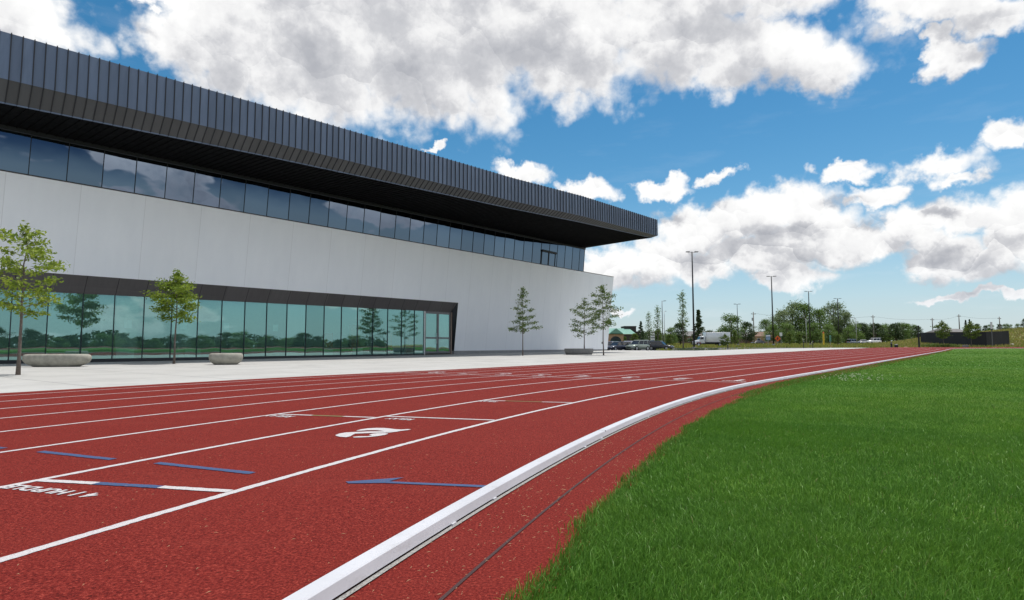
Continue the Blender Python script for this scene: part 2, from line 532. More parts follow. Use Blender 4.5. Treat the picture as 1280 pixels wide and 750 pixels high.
# rough meadow ground
m, nt, b = mat_new('meadow_ground')
p = worldpos(nt)
n1 = nt.noise(p, .11, 6, .75); n2 = nt.noise(p, .5, 6, .8); n3 = nt.noise(p, 3, 4, .7)
c = nt.ramp(n1, [(.36, (.075, .115, .02)), (.47, (.16, .18, .038)), (.56, (.24, .195, .058)), (.66, (.075, .12, .022))])
c = nt.mix(nt.mapr(n2, .42, .62, 0, .65), c, (.065, .095, .022))
c = nt.mix(nt.mapr(n3, .4, .7, 0, .35), c, (.22, .18, .08))
nt.put(b.inputs['Base Color'], c); b.inputs['Roughness'].default_value = .95
M['meadow'] = m
M['asphalt'] = simple('asphalt', (.075, .075, .078), .9, 0, .25, .8)
M['screen'] = simple('dark_windscreen', (.010, .011, .016), .75, 0, .35, .6)
M['black_metal'] = simple('black_metal', (.014, .015, .017), .45, .2)
M['galv'] = simple('galvanised', (.36, .37, .39), .5, .6)
M['pole_wood'] = simple('weathered_wood', (.17, .155, .14), .9, 0, .2, 6)
M['yellow'] = simple('yellow_paint', (.62, .42, .02), .5)
M['orange'] = simple('orange_sign', (.65, .10, .015), .5)
M['white_sign'] = simple('white_sign', (.70, .71, .72), .5)
M['green_sign'] = simple('green_sign', (.10, .25, .19), .5)
M['blue_sign'] = simple('blue_sign', (.22, .32, .42), .5)
M['tyre'] = simple('tyre', (.012, .012, .012), .9)
M['carglass'] = simple('car_glass', (.012, .016, .02), .08, 0, .1, 2, spec=.8)
M['lamp_red'] = simple('tail_lamp', (.35, .012, .01), .3)
M['lamp_clear'] = simple('head_lamp', (.65, .66, .68), .15)
def car_paint(name, col):
    m = simple(name, col, .3, .25, .04, 2)
    b = m.node_tree.nodes['Principled BSDF']; b.inputs['Coat Weight'].default_value = .6; b.inputs['Coat Roughness'].default_value = .06
    return m
M['brick_brown'] = simple('brown_brick', (.17, .105, .075), .9, 0, .25, 1.5)
M['brick_tan'] = simple('tan_brick', (.36, .23, .15), .9, 0, .2, 1.5)
M['dark_block'] = simple('dark_brick_block', (.045, .036, .036), .9, 0, .2, 1)
M['copper_roof'] = simple('green_copper_roof', (.13, .29, .235), .6, 0, .1, 1)
M['grey_roof'] = simple('grey_shingle', (.16, .155, .15), .9, 0, .2, 1)
M['shop_dark'] = simple('dark_window', (.02, .03, .035), .15)
M['teal_dark'] = simple('teal_panel', (.02, .13, .17), .6)
# ------------------------------------------------------------------ daylight and sky
SUN_EL = R_(72)
SUN_XY = Vector((.79, .61)).normalized()
sun_d = bpy.data.lights.new("sun", 'SUN'); sun_d.energy = 3.0; sun_d.angle = R_(.53); sun_d.color = (1.0, .965, .915)
sun = bpy.data.objects.new("sun", sun_d); COL.objects.link(sun)
to_sun = Vector((SUN_XY.x * math.cos(SUN_EL), SUN_XY.y * math.cos(SUN_EL), math.sin(SUN_EL)))
sun.rotation_euler = (-to_sun).to_track_quat('-Z', 'Y').to_euler()
sun.location = (30, 20, 60)

world = bpy.data.worlds.new("World"); scene.world = world; world.use_nodes = True
world.cycles.sampling_method = 'NONE'
nt = NT(world.node_tree)
bg = nt.n['Background']; bg.inputs['Strength'].default_value = .1
sky = nt.node('ShaderNodeTexSky', sky_type='NISHITA'); sky.sun_disc = False
sky.sun_elevation = SUN_EL; sky.sun_rotation = math.atan2(SUN_XY.x, SUN_XY.y)
sky.air_density = 1.0; sky.dust_density = .3; sky.ozone_density = 1.3; sky.altitude = 100

# cumulus clouds: blobs at directions in the sky (azimuth, elevation), broken up by noise
CL = [  # azimuth/elevation come from these directions: x, y of a sight line, half width, half height
 (285,58,125,78),(410,50,200,122),(520,60,200,115),(650,40,180,100),(735,52,105,92),(850,50,105,62),(960,68,130,48),(1030,76,78,42),
 (900,-5,260,52),(480,-70,560,140),(1180,-6,125,34),(1240,14,66,30),
 (40,25,85,46),(5,10,70,42),(180,4,36,14),
 (1188,72,44,32),(1160,50,26,15),(1255,165,50,22),
 (655,214,40,15),(735,236,38,15),(530,188,16,6),
 (840,236,46,13),(905,220,22,11),
 (1060,208,45,13),(1168,204,60,26),(1195,218,36,14),(1095,238,40,17),
 (990,255,66,32),(925,275,66,30),(870,292,60,32),(820,322,66,28),(765,335,50,24),(1005,292,95,44),(1060,300,70,34),(950,318,90,30),(885,332,70,22),(985,345,52,18),(1105,300,48,22),
 (1150,278,55,32),(1208,265,70,34),(1268,268,58,42),(1190,308,70,32),(1240,320,66,28),(1275,300,50,42),
 (1235,365,85,6),(775,388,26,6)]
g = bpy.data.node_groups.new("cloud_field", 'ShaderNodeTree')
g.interface.new_socket("AE", in_out='INPUT', socket_type='NodeSocketVector')
g.interface.new_socket("D", in_out='OUTPUT', socket_type='NodeSocketFloat')
gn = NT(g); gi = gn.node('NodeGroupInput'); go = gn.node('NodeGroupOutput')
acc = None
def azel(x, y):
    d = pix_dir(x, y).normalized()
    return math.atan2(d.x, d.y), math.asin(d.z)
for (x, y, a, b_) in CL:
    az, el = azel(x, y)
    az2, _ = azel(x + 5, y); _, el2 = azel(x, y - 5)
    ha, hb = abs(az2 - az) / 5 * a, abs(el2 - el) / 5 * b_
    v = gn.vmath('MULTIPLY_ADD', gi.outputs[0], (1 / ha, 1 / hb, 0), (-az / ha, -el / hb, 0))
    ln = gn.vmath('LENGTH', v)
    acc = ln if acc is None else gn.math('MINIMUM', acc, ln)
gn.put(go.inputs[0], gn.math('SUBTRACT', 1.0, acc))

dirv = nt.node('ShaderNodeTexCoord').outputs['Generated']
dirn = nt.vmath('NORMALIZE', dirv)
xx = nt.xyz(dirn)
az = nt.math('ARCTAN2', xx[0], xx[1]); el = nt.math('ARCSINE', xx[2])
w1 = nt.noise(dirn, 9, 5, .55, col=True)
w2 = nt.noise(dirn, 30, 4, .6, col=True)
warp = nt.vmath('ADD', nt.vmath('MULTIPLY', nt.vmath('SUBTRACT', w1, (.5, .5, .5)), (.12, .085, 0)), nt.vmath('MULTIPLY', nt.vmath('SUBTRACT', w2, (.5, .5, .5)), (.060, .045, 0)))
ae0 = nt.comb(az, el, 0)
ae = nt.vmath('ADD', ae0, warp)
def field(v):
    n = nt.node('ShaderNodeGroup'); n.node_tree = g; nt.put(n.inputs[0], v); return n.outputs[0]
# the rest of the sky: scattered clouds away from the stretch described above, plus added fill cloud
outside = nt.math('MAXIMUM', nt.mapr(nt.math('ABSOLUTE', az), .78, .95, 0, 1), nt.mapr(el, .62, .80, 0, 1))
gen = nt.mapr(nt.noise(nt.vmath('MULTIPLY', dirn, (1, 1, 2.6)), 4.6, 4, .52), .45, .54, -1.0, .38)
fill_sky = nt.math('MAXIMUM', nt.math('MAXIMUM', nt.mapr(az, 2.15, 2.5, 0, 1), nt.mapr(az, -1.0, -1.3, 0, 1)), nt.mapr(el, .72, .85, 0, 1))  # unseen sky where cloud is added to light the shaded wall
gen = nt.math('ADD', gen, nt.math('MULTIPLY', fill_sky, .55))
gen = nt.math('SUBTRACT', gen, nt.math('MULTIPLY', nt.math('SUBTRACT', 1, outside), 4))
wv = nt.vmath('ADD', dirn, nt.vmath('MULTIPLY', nt.vmath('SUBTRACT', w1, (.5,.5,.5)), (.05, .05, .05)))
def puffs(scale):
    vo = nt.node('ShaderNodeTexVoronoi', feature='F1'); vo.inputs['Scale'].default_value = scale; nt.put(vo.inputs['Vector'], wv)
    rel = nt.vmath('MULTIPLY', nt.vmath('SUBTRACT', wv, vo.outputs['Position']), (scale, scale, scale))
    return nt.math('SUBTRACT', .45, vo.outputs['Distance']), nt.vmath('DOT_PRODUCT', rel, (.30, .10, .95))
h1, l1 = puffs(15)
h2, l2 = puffs(36)
h3, l3 = puffs(80)
b0 = nt.math('MULTIPLY', nt.math('SUBTRACT', nt.noise(wv, 11, 9, .54), .5), 2.0)
b0 = nt.math('ADD', nt.math('MULTIPLY', b0, .8), nt.math('ADD', nt.math('MULTIPLY', h1, .55), nt.math('ADD', nt.math('MULTIPLY', h2, .40), nt.math('MULTIPLY', h3, .14))))
upv = (.012, .0, .030)
b1 = nt.math('MULTIPLY', nt.math('SUBTRACT', nt.noise(nt.vmath('ADD', dirn, upv), 13, 6, .6), .5), 2.0)
b0s = nt.math('MULTIPLY', nt.math('SUBTRACT', nt.noise(dirn, 13, 6, .6), .5), 2.0)
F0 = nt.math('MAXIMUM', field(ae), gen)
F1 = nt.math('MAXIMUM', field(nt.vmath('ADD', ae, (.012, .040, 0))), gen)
b2 = nt.math('MULTIPLY', nt.math('SUBTRACT', nt.noise(dirn, 60, 4, .55), .5), .45)
D = nt.math('ADD', nt.math('ADD', F0, nt.math('MULTIPLY', nt.math('ADD', b0, b2), .70)), .15)
alpha = nt.mapr(D, -.07, .46, 0, 1, True)
thick = nt.mapr(nt.math('ADD', F0, nt.math('MULTIPLY', b0, .35)), .15, 1.1, 0, 1, True)
over = nt.mapr(nt.math('ADD', F1, nt.math('MULTIPLY', b1, .40)), .0, .95, 0, 1, True)      # cloud between here and the sun
relief = nt.mapr(nt.math('SUBTRACT', b0s, b1), -.30, .30, -.26, .26)
shade = nt.math('ADD', nt.math('MULTIPLY', over, nt.mapr(el, .2, .42, .74, .60)), nt.math('MULTIPLY', thick, .22))
puff_k = nt.mapr(el, .20, .42, 1.0, .42)
pl_ = nt.math('ADD', nt.math('MULTIPLY', l1, .24), nt.math('ADD', nt.math('MULTIPLY', l2, .13), nt.math('MULTIPLY', l3, .04)))
shade = nt.math('SUBTRACT', shade, nt.math('MULTIPLY', pl_, puff_k))
shade = nt.math('SUBTRACT', shade, nt.math('MULTIPLY', relief, .6), clamp=True)
cloud = nt.ramp(shade, [(0.0, (7.3, 7.3, 7.25)), (.35, (6.3, 6.3, 6.35)), (.62, (4.6, 4.65, 4.85)), (1.0, (3.1, 3.2, 3.5))])
lowhaze = nt.mapr(el, 0, .12, .45, 0)
hs = nt.node('ShaderNodeHueSaturation'); hs.inputs['Saturation'].default_value = 1.38; hs.inputs['Value'].default_value = .78; hs.inputs['Hue'].default_value = .488
nt.put(hs.inputs['Color'], sky.outputs[0])
deep = nt.math('MULTIPLY', nt.mapr(az, .92, 1.25, 0, .9, True), nt.mapr(az, 2.1, 2.5, 1, 0, True))
skyc = nt.mix(nt.math('MULTIPLY', nt.mapr(el, -.02, .24, .72, 0, True), nt.math('SUBTRACT', 1, nt.math('MULTIPLY', nt.mapr(az, .92, 1.25, 0, .85, True), nt.mapr(el, .07, .13, 0, 1, True)))), hs.outputs[0], (3.5, 4.6, 5.6))
skyc = nt.mix(nt.math('MULTIPLY', deep, nt.mapr(el, .055, .10, 0, 1, True)), skyc, (.22, .75, 1.9))
cloud = nt.mix(lowhaze, cloud, (5.6, 6.0, 6.6))
wisp = nt.mapr(nt.noise(nt.vmath('MULTIPLY', dirn, (1, 1, 5)), 4.5, 8, .62), .55, .8, 0, .35)
skyc = nt.mix(nt.math('MULTIPLY', wisp, nt.mapr(el, .0, .25, 1, .25)), skyc, (6.2, 6.5, 6.9))
final = nt.mix(alpha, skyc, cloud)
mirror_gain = nt.math('MULTIPLY', nt.math('MULTIPLY', nt.mapr(az, .95, 1.15, 0, 1), nt.mapr(az, 2.1, 2.3, 1, 0)), nt.math('MULTIPLY', nt.mapr(el, .45, .6, 1, 0), nt.mapr(el, .065, .11, 0, 1)))  # unseen clouds made brighter for their reflection in the upper windows
final = nt.mix(nt.math('MULTIPLY', mirror_gain, alpha), final, nt.vmath('MULTIPLY', final, (1.75, 1.7, 1.6)))
final = nt.mix(nt.math('MULTIPLY', fill_sky, alpha), final, nt.vmath('MULTIPLY', final, (1.35, 1.35, 1.35)))  # extra brightness on the unseen clouds, as fill light
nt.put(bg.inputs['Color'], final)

vs = scene.view_settings
vs.view_transform = 'Standard'; vs.look = 'None'; vs.exposure = 0.5; vs.gamma = 1.0; vs.use_curve_mapping = False
# ------------------------------------------------------------------ ground
def axis(lo, hi, near, step, grow):
    out = [0.0]
    x, st = 0.0, step
    while x < hi:
        x += st; out.append(x)
        if x > near: st *= grow
    x, st = 0.0, step
    neg = []
    while x > lo:
        x -= st; neg.append(x)
        if -x > near: st *= grow
    return sorted(neg) + out
xs = axis(-2500, 3500, 150, 5, 1.13)
ys = axis(-1500, 5000, 260, 5, 1.13)
V = [(x, y, terr(x, y)) for y in ys for x in xs]
nx = len(xs)
Fq = [(j*nx+i, j*nx+i+1, (j+1)*nx+i+1, (j+1)*nx+i) for j in range(len(ys)-1) for i in range(nx-1)]
g_o = obj_from('ground', V, Fq, M['meadow'], smooth=True)
tag(g_o, 'rough yellow green meadow rising to a grassy bank at the right', 'ground', kind='structure')

# ------------------------------------------------------------------ running track
def gsamples():
    out, gpos = [], -26.0
    while gpos < LOOP - 26.0 - 1e-6:
        out.append(gpos)
        gpos += .2 if gpos < 6 else (1.0 if gpos < STR + 60 else 2.5)
    return out
GS = gsamples()
def ring_strip(offs, dz, closed=True, gs=None, zfun=track_z):
    gs = gs or GS
    v, f = [], []
    n = len(offs)
    for gq in gs:
        for o in offs:
            p = loop_pt(gq, o)
            v.append((p[0], p[1], zfun(gq, o) + dz))
    m = len(gs)
    for i in range(m if closed else m - 1):
        k = (i + 1) % m
        for j in range(n - 1):
            f.append((i*n+j, k*n+j, k*n+j+1, i*n+j+1))
    return v, f
def up(o):
    bm = bmesh.new(); bm.from_mesh(o.data)
    for q in bm.faces:
        if q.normal.z < 0: q.normal_flip()
    bm.to_mesh(o.data); bm.free(); return o

v, f = ring_strip([-.72, -.35, 0, 1.2, 2.4, 4.8, 7.2, 10.47], 0)
track = up(obj_from('running_track', v, f, M['rubber']))
tag(track, 'red rubber athletics track with white lane lines', 'track', kind='structure')
LINE_GS = [float(q) for q in np.arange(-13.0, 4.0, .025)] + [g_ for g_ in GS if g_ > 4.0 or g_ < -13.05]
LINE_GS.sort()
for k in range(1, 9):
    # slightly uneven paint edges near the camera
    v, f = [], []
    for gq in LINE_GS:
        jt = .0035 if gq < 4 else 0
        for o in (1.22*k - .05, 1.22*k):
            oo = o + random.uniform(-jt, jt)
            p = loop_pt(gq, oo); v.append((p[0], p[1], track_z(gq, oo) + .0018))
    n_ = len(LINE_GS)
    f = [(2*i, 2*((i+1) % n_), 2*((i+1) % n_)+1, 2*i+1) for i in range(n_)]
    up(obj_from('lane_line', v, f, M['white_paint'], track))
v, f = ring_strip([-.345, -.333], .003)
up(obj_from('surface_seam', v, f, M['seam'], track))

def lane_poly(name, pts, mat, dz=.0032, holes=None):
    """flat marking from (s, o) corner points; s measured like the lanes (finish line = T0)"""
    v = []
    for s, o in pts:
        p = loop_pt(s - T0, o); v.append((p[0], p[1], track_z(s - T0, o) + dz))
    return up(obj_from(name, v, [tuple(range(len(pts)))], mat, track))
def bar(name, s0, o0, s1, o1, w, mat, dz=.0032):
    d = np.array([s1 - s0, o1 - o0]); d /= np.linalg.norm(d); nn = np.array([-d[1], d[0]]) * w / 2
    a0, a1 = np.array([s0, o0]), np.array([s1, o1])
    n_ = max(2, int(np.linalg.norm(a1 - a0) / .02))
    top = [a0 + (a1 - a0) * i / n_ + nn * (1 + random.uniform(-.12, .12)) for i in range(n_ + 1)]
    bot = [a0 + (a1 - a0) * i / n_ - nn * (1 + random.uniform(-.12, .12)) for i in range(n_, -1, -1)]
    return lane_poly(name, top + bot, mat, dz)
# finish line right across, stagger lines in single lanes
v, f = ring_strip([0.0, 1.2, 2.4, 4.8, 7.2, 9.76, 10.44], .0026, False, [-.17, -.12])
up(obj_from('finish_line', v, f, M['white_paint'], track))
bar('stagger_line', 1.655, 2.39, 1.70, 2.03, .05, M['white_paint'])
bar('blue_stagger_line', 1.70, 2.03, 1.745, 1.63, .05, M['blue_paint'])
bar('stagger_line', 1.745, 1.63, 1.79, 1.22, .05, M['white_paint'])
bar('blue_dash', 2.22, 3.40, 2.185, 2.62, .05, M['blue_paint'])
bar('blue_dash', 2.19, 2.24, 2.15, 1.44, .05, M['blue_paint'])
bar('blue_dash', 2.24, 4.55, 2.22, 3.80, .05, M['blue_paint'])
lane_poly('blue_arrow', [(2.27, .06), (2.315, .06), (2.225, .60), (2.335, .575), (2.145, .81), (2.115, .77), (2.185, .60)], M['blue_paint'])
bar('stagger_line', 4.42, 3.60, 4.46, 3.18, .05, M['white_paint'])
bar('green_stagger_line', 4.46, 3.18, 4.50, 2.80, .05, M['green_paint'])
bar('stagger_line', 4.50, 2.80, 4.54, 2.44, .05, M['white_paint'])
bar('stagger_line', 4.66, 2.40, 4.78, 1.22, .05, M['white_paint'])
bar('stagger_line', 6.55, 2.40, 6.60, 2.10, .05, M['white_paint'])
bar('green_stagger_line', 6.60, 2.10, 6.66, 1.60, .05, M['green_paint'])
bar('stagger_line', 6.66, 1.60, 6.72, 1.22, .05, M['white_paint'])

def flat_text(name, txt, s, o, size, mat, sx=1.0, dz=.00325, bold=.0):
    """lettering painted on the lanes, upright for somebody running towards the camera"""
    cu = bpy.data.curves.new(name, 'FONT'); cu.body = txt; cu.size = size; cu.align_x = 'CENTER'; cu.align_y = 'CENTER'
    cu.offset = bold
    tmp = bpy.data.objects.new(name, cu); COL.objects.link(tmp)
    dg = bpy.context.evaluated_depsgraph_get()
    me = bpy.data.meshes.new_from_object(tmp.evaluated_get(dg))
    bpy.data.objects.remove(tmp)
    me.materials.clear(); me.materials.append(mat)
    ob = bpy.data.objects.new(name, me); COL.objects.link(ob); ob.parent = track
    for vt in me.vertices:
        a, b_ = vt.co.x * sx, vt.co.y
        p = loop_pt(s - T0 - b_, o + a)          # reading direction runs outwards, letter tops point at the camera
        vt.co = (p[0], p[1], track_z(s - T0, o + a) + dz)
    me.update()
    return up(ob)
flat_text('lane_lettering', '4 1 HURDLE', 1.52, 2.08, .105, M['white_paint'], 1.12, bold=.004)
flat_text('lane_lettering', 'RELAY', 4.30, 3.46, .16, M['white_paint'], .8, bold=.004)
flat_text('lane_lettering', 'RELAY', 4.53, 2.12, .13, M['white_paint'], .8, bold=.004)
flat_text('lane_lettering', 'RELAY', 6.45, 2.26, .13, M['white_paint'], .7, bold=.004)
for k in range(1, 9):
    flat_text('lane_number', str(k), T0 + .62, 1.22 * (k - .5), .85, M['white_paint'], .80, bold=.012)
flat_text('lane_lettering', 'FINISH', T0 + .28, .62, .2, M['white_paint'], .8, bold=.006)

# the big curly 2 in lane two, from its outline (x, y in a 9.14x enlargement of the view, corner 400,510)
def mark_2(parts):
    v, f = [], []
    for pts in parts:
        n0 = len(v)
        for (qx, qy) in pts:
            d = pix_dir(400 + qx / 9.143, 510 + qy / 9.143)
            z = 0.0
            for _ in range(6):
                t = (CAM_H - z) / -d.z
                X, Y = d.x * t, d.y * t
                z = -.0075 * max(oval_off(X, Y), 0)
            v.append((X, Y, z + .0034))
        f.append(tuple(range(n0, len(v))))
    return up(obj_from('lane_number', v, f, M['white_paint'], track))
mark_2([[(410,264),(470,247),(550,236),(640,231),(740,232),(800,238),(860,246),(930,250),(1000,245),(1045,247),(1000,257),(920,266),(880,274),(800,277),(740,272),(700,263),(640,257),(540,258),(470,264)],
        [(870,275),(800,284),(640,288),(500,293),(400,297),(372,312),(345,328),(300,338),(230,333),(185,323),(175,314),(220,296),(290,284),(400,278),(560,272),(700,270),(780,273)],
        [(372,334),(450,327),(540,327),(596,319),(560,309),(600,298),(660,292),(740,290),(782,298),(740,312),(660,325),(560,336),(450,341),(385,341)]])

# ------------------------------------------------------------------ aluminium kerb round the infield
prof = [(.0, .011), (.0, .046), (-.004, .050), (-.055, .050), (-.060, .046), (-.069, .012)]
v, f = [], []
kg = []
gq = -26.0
while gq < LOOP - 26.0 - 1e-6:
    kg.append(gq); gq += .25 if gq < 20 else 1.5
n = len(prof)
for q in kg:
    for (o, z) in prof:
        p = loop_pt(q, o); v.append((p[0], p[1], z + lift(p)))
m = len(kg)
for i in range(m):
    k2 = (i + 1) % m
    for j in range(n):
        j2 = (j + 1) % n
        f.append((i*n+j, k2*n+j, k2*n+j2, i*n+j2))
kerb = fix_normals(obj_from('track_kerb', v, f, M['kerb']))
tag(kerb, 'long white aluminium kerb curving along the inner edge of the red track', 'kerb')
v, f = ring_strip([-.086, -.066], .0045, False, [g_ for g_ in GS if g_ < 25], zfun=lambda a, b_: 0)
up(obj_from('drain_edge', v, f, M['kerb_concrete'], kerb))
v, f = ring_strip([-.058, -.002], .0035, False, [g_ for g_ in GS if g_ < 25], zfun=lambda a, b_: 0)
up(obj_from('drain_slot', v, f, M['frame'], kerb))
g_pos = 1.62 - T0
nclip = 0
while g_pos < 40 and nclip < 60:
    mb = MB()
    for dg_ in (0, .42):
        for side in (0,):
            pa = []
            for z in (.0045, .0125):
                for (dg2, o) in ((0, -.076), (.035, -.076), (.035, -.008), (0, -.008)):
                    p = loop_pt(g_pos + dg_ + dg2, o); pa.append((p[0], p[1], z))
            mb.hexa(pa)
    fix_normals(mb.build('kerb_foot', M['kerb'], kerb))
    g_pos += 1.95; nclip += 1
# joints of the kerb lengths
for q in np.arange(-8, 60, 4.0):
    pa = []
    for z in (.012, .0508):
        for (dg2, o) in ((0, -.062), (.006, -.062), (.006, .0007), (0, .0007)):
            p = loop_pt(float(q) + dg2, o); pa.append((p[0], p[1], z))
    mb = MB(); mb.hexa(pa); fix_normals(mb.build('kerb_joint', M['grey_metal'], kerb))

# ------------------------------------------------------------------ infield lawn
v, f = ring_strip([-.62, -1.2, -2.5, -5, -9, -15, -24, -35.9], 0, zfun=lambda a, b_: (.006 if b_ > -.7 else .010) + lift(loop_pt(a, b_)))
infield = up(obj_from('infield', v, f, M['lawn'], smooth=True))
tag(infield, 'green mown infield lawn inside the white kerb', 'lawn', kind='structure')

# ------------------------------------------------------------------ paving in front of the building
def plaza_lim(s): return 29.9 if s < 63.5 else 20.5
v, f = [], []
ss = [-70, -50, -35, -20] + [float(x) for x in np.arange(-14, 63.6, 3.5)] + [63.5]
no = 8
def plaza_pt(s, o):
    if o <= 10.6: p = loop_pt(s - T0, 10.45)
    else: p = so(s, o)
    return p
mb = MB()
rows = []
for s in ss:
    # behind the finish line the inner border follows the bend
    for j in range(no):
        q = j / (no - 1)
        if s >= T0:
            i_o = 10.46
        else:
            dx = T0 - s
            i_o = (math.sqrt(max((RK + 10.46) ** 2 - dx * dx, 0)) - RK) if dx < 44 else -30
        o = i_o + (29.9 - i_o) * q
        p = so(s, o)
        v.append((p[0], p[1], plaza_z(s)))
for i in range(len(ss) - 1):
    for j in range(no - 1):
        f.append((i*no+j, (i+1)*no+j, (i+1)*no+j+1, i*no+j+1))
base = len(v)
ss2 = [63.5, 68, 75, 82, 90, 98, 106, 114]
for s in ss2:
    for o in (10.46, 13.5, 17, 20.5 if s < 100 else 18.5 - (s - 100) * .3):
        p = so(s, o)
        g_ = s - T0
        z = plaza_z(s)
        v.append((p[0], p[1], z))
for i in range(len(ss2) - 1):
    for j in range(3):
        f.append((base+i*4+j, base+(i+1)*4+j, base+(i+1)*4+j+1, base+i*4+j+1))
plaza = up(obj_from('plaza', v, f, M['concrete']))
tag(plaza, 'pale concrete paving between the track and the building', 'pavement', kind='structure')
# ------------------------------------------------------------------ the sports building (local x = along, y = away from track, z up)
ORI = so(0, 0)
bld = empty('sports_building', (ORI[0], ORI[1], 0), math.pi / 2 - PSI,
            'long white sports hall with dark ribbed roof overhang and green glass ground floor', 'building')
SL, SR = -34.0, 61.25            # left end (out of the picture), right end
BACK = 64.0
OB, LEAN = 29.8, .11
def face_o(z): return OB - LEAN * z
def ztop(s): return 8.0 + .0072 * (s - 7)
JS = 35.82                       # right jamb of the ground floor opening
ZL = lambda s: 3.92 + .0066 * (s - 9)      # lower edge of the white wall above the opening
ZG = lambda s: 3.09 + .0085 * (s - 8)      # head of the ground floor glass

# white leaning front: upper band over the opening and the full-height right part, as a slab 0.35 thick
mb = MB()
TH = .35
def slab(s0, s1, z0f, z1f, nseg):
    for i in range(nseg):
        a = s0 + (s1 - s0) * i / nseg; c = s0 + (s1 - s0) * (i + 1) / nseg
        q = [(a, face_o(z0f(a)), z0f(a)), (c, face_o(z0f(c)), z0f(c)), (c, face_o(z0f(c)) + TH, z0f(c)), (a, face_o(z0f(a)) + TH, z0f(a)),
             (a, face_o(z1f(a)), z1f(a)), (c, face_o(z1f(c)), z1f(c)), (c, face_o(z1f(c)) + TH, z1f(c)), (a, face_o(z1f(a)) + TH, z1f(a))]
        mb.hexa(q)
slab(SL, JS, ZL, ztop, 1)
slab(JS + .002, SR, lambda s: .28, ztop, 1)
wall = mb.build('wall', M['wall'], bld)
mb = MB()
mb.box(SL, SR - .1, BACK - .3, BACK, -.3, 8.0); mb.box(SL, SL + .3, OB + .5, BACK - .31, -.3, 8.0)
mb.box(SR - .35, SR - .05, OB + .1, BACK - .31, -.3, 8.2)
mb.build('wall', M['wall'], bld)
mb = MB()
mb.box(JS - .1, SR, face_o(.1) - .01, OB + .3, -.4, .279)
mb.build('plinth', M['wall_base'], bld)
# dark coping on the white wall
mb = MB()
mb.hexa([(SL, face_o(ztop(SL)) - .03, ztop(SL) + .002), (SR + .02, face_o(ztop(SR)) - .03, ztop(SR) + .002), (SR + .02, face_o(8) + .5, ztop(SR) + .002), (SL, face_o(8) + .5, ztop(SL) + .002),
         (SL, face_o(ztop(SL)) - .03, ztop(SL) + .05), (SR + .02, face_o(ztop(SR)) - .03, ztop(SR) + .05), (SR + .02, face_o(8) + .5, ztop(SR) + .05), (SL, face_o(8) + .5, ztop(SL) + .05)])
mb.build('coping', M['cap'], bld)
mb = MB(); mb.box(SL, SR - .4, OB - .3, BACK - .31, 7.5, 7.7); mb.build('upper_floor', M['interior_floor'], bld)

# sloping bronze panels over the glass, and the right jamb
mb = MB()
o_in = OB - .02
mb.hexa([(SL, face_o(3.9) + .01, ZL(SL) - .001), (JS, face_o(3.9) + .01, ZL(JS) - .001), (JS - .35, o_in, ZG(JS)), (SL, o_in, ZG(SL)),
         (SL, face_o(3.9) + .05, ZL(SL) - .002 + .0), (JS, face_o(3.9) + .05, ZL(JS) - .002), (JS - .35, o_in + .3, ZG(JS) + .35), (SL, o_in + .3, ZG(SL) + .35)])
head = fix_normals(mb.build('soffit_panels', M['bronze'], bld))
mb = MB()
mb.hexa([(JS - .03, OB - .03, -.1), (JS + .01, OB - .02, -.1), (JS + .01, OB + .3, -.1), (JS - .10, OB + .3, -.1),
         (JS - .03, face_o(ZL(JS)) - .006, ZL(JS)), (JS + .012, face_o(ZL(JS)) - .006, ZL(JS)), (JS + .01, OB + .3, ZG(JS)), (JS - .36, OB + .3, ZG(JS))])
mb.build('jamb', M['frame'], bld)
mb = MB(); mb.box(JS - .34, JS - .22, OB - .03, OB + .06, -.1, ZG(JS) - .01); mb.build('door_post', M['bronze_light'], bld)

# ground floor glazing
mull = [7.80 - 1.318 * k for k in range(31, 0, -1)] + [7.8, 9.1, 10.44, 11.75, 13.07, 14.4, 15.73, 17.03, 18.36, 19.71, 21.03, 22.35, 23.68, 25.02, 26.33, 27.65, 28.98, 30.3, 31.57, 32.58]
mull = [m_ for m_ in mull if m_ > SL + .3]
ZB = -.08
glz = MB()
for m_ in mull[:-1]:
    glz.box(m_ - .012, m_ + .012, OB - .015, OB + .10, ZB + .16, ZG(m_) + .01)
glz.box(SL + .3, mull[-1] - .06, OB - .04, OB + .12, ZB - .2, ZB + .159)
glazing = glz.build('lower_glazing', M['frame'], bld)
mb = MB(); mb.box(mull[-1] - .055, mull[-1] + .035, OB - .05, OB + .12, -.1, ZG(33)); mb.build('end_post', M['silver'], glazing)
for a, c in zip(mull[:-1], mull[1:]):
    c2 = c - .06 if c == mull[-1] else c
    d0, d1, d2 = (random.uniform(-.0022, .0022) for _ in range(3))
    p = [(a + .012, OB + .03 + d0, ZB + .16), (c2 - .012, OB + .03 + d1, ZB + .16), (c2 - .012, OB + .03 + d1 + d2, ZG(c)), (a + .012, OB + .03 + d0 + d2, ZG(a))]
    obj_from('pane', p, [(0, 1, 2, 3)], M['glass_teal'], glazing)

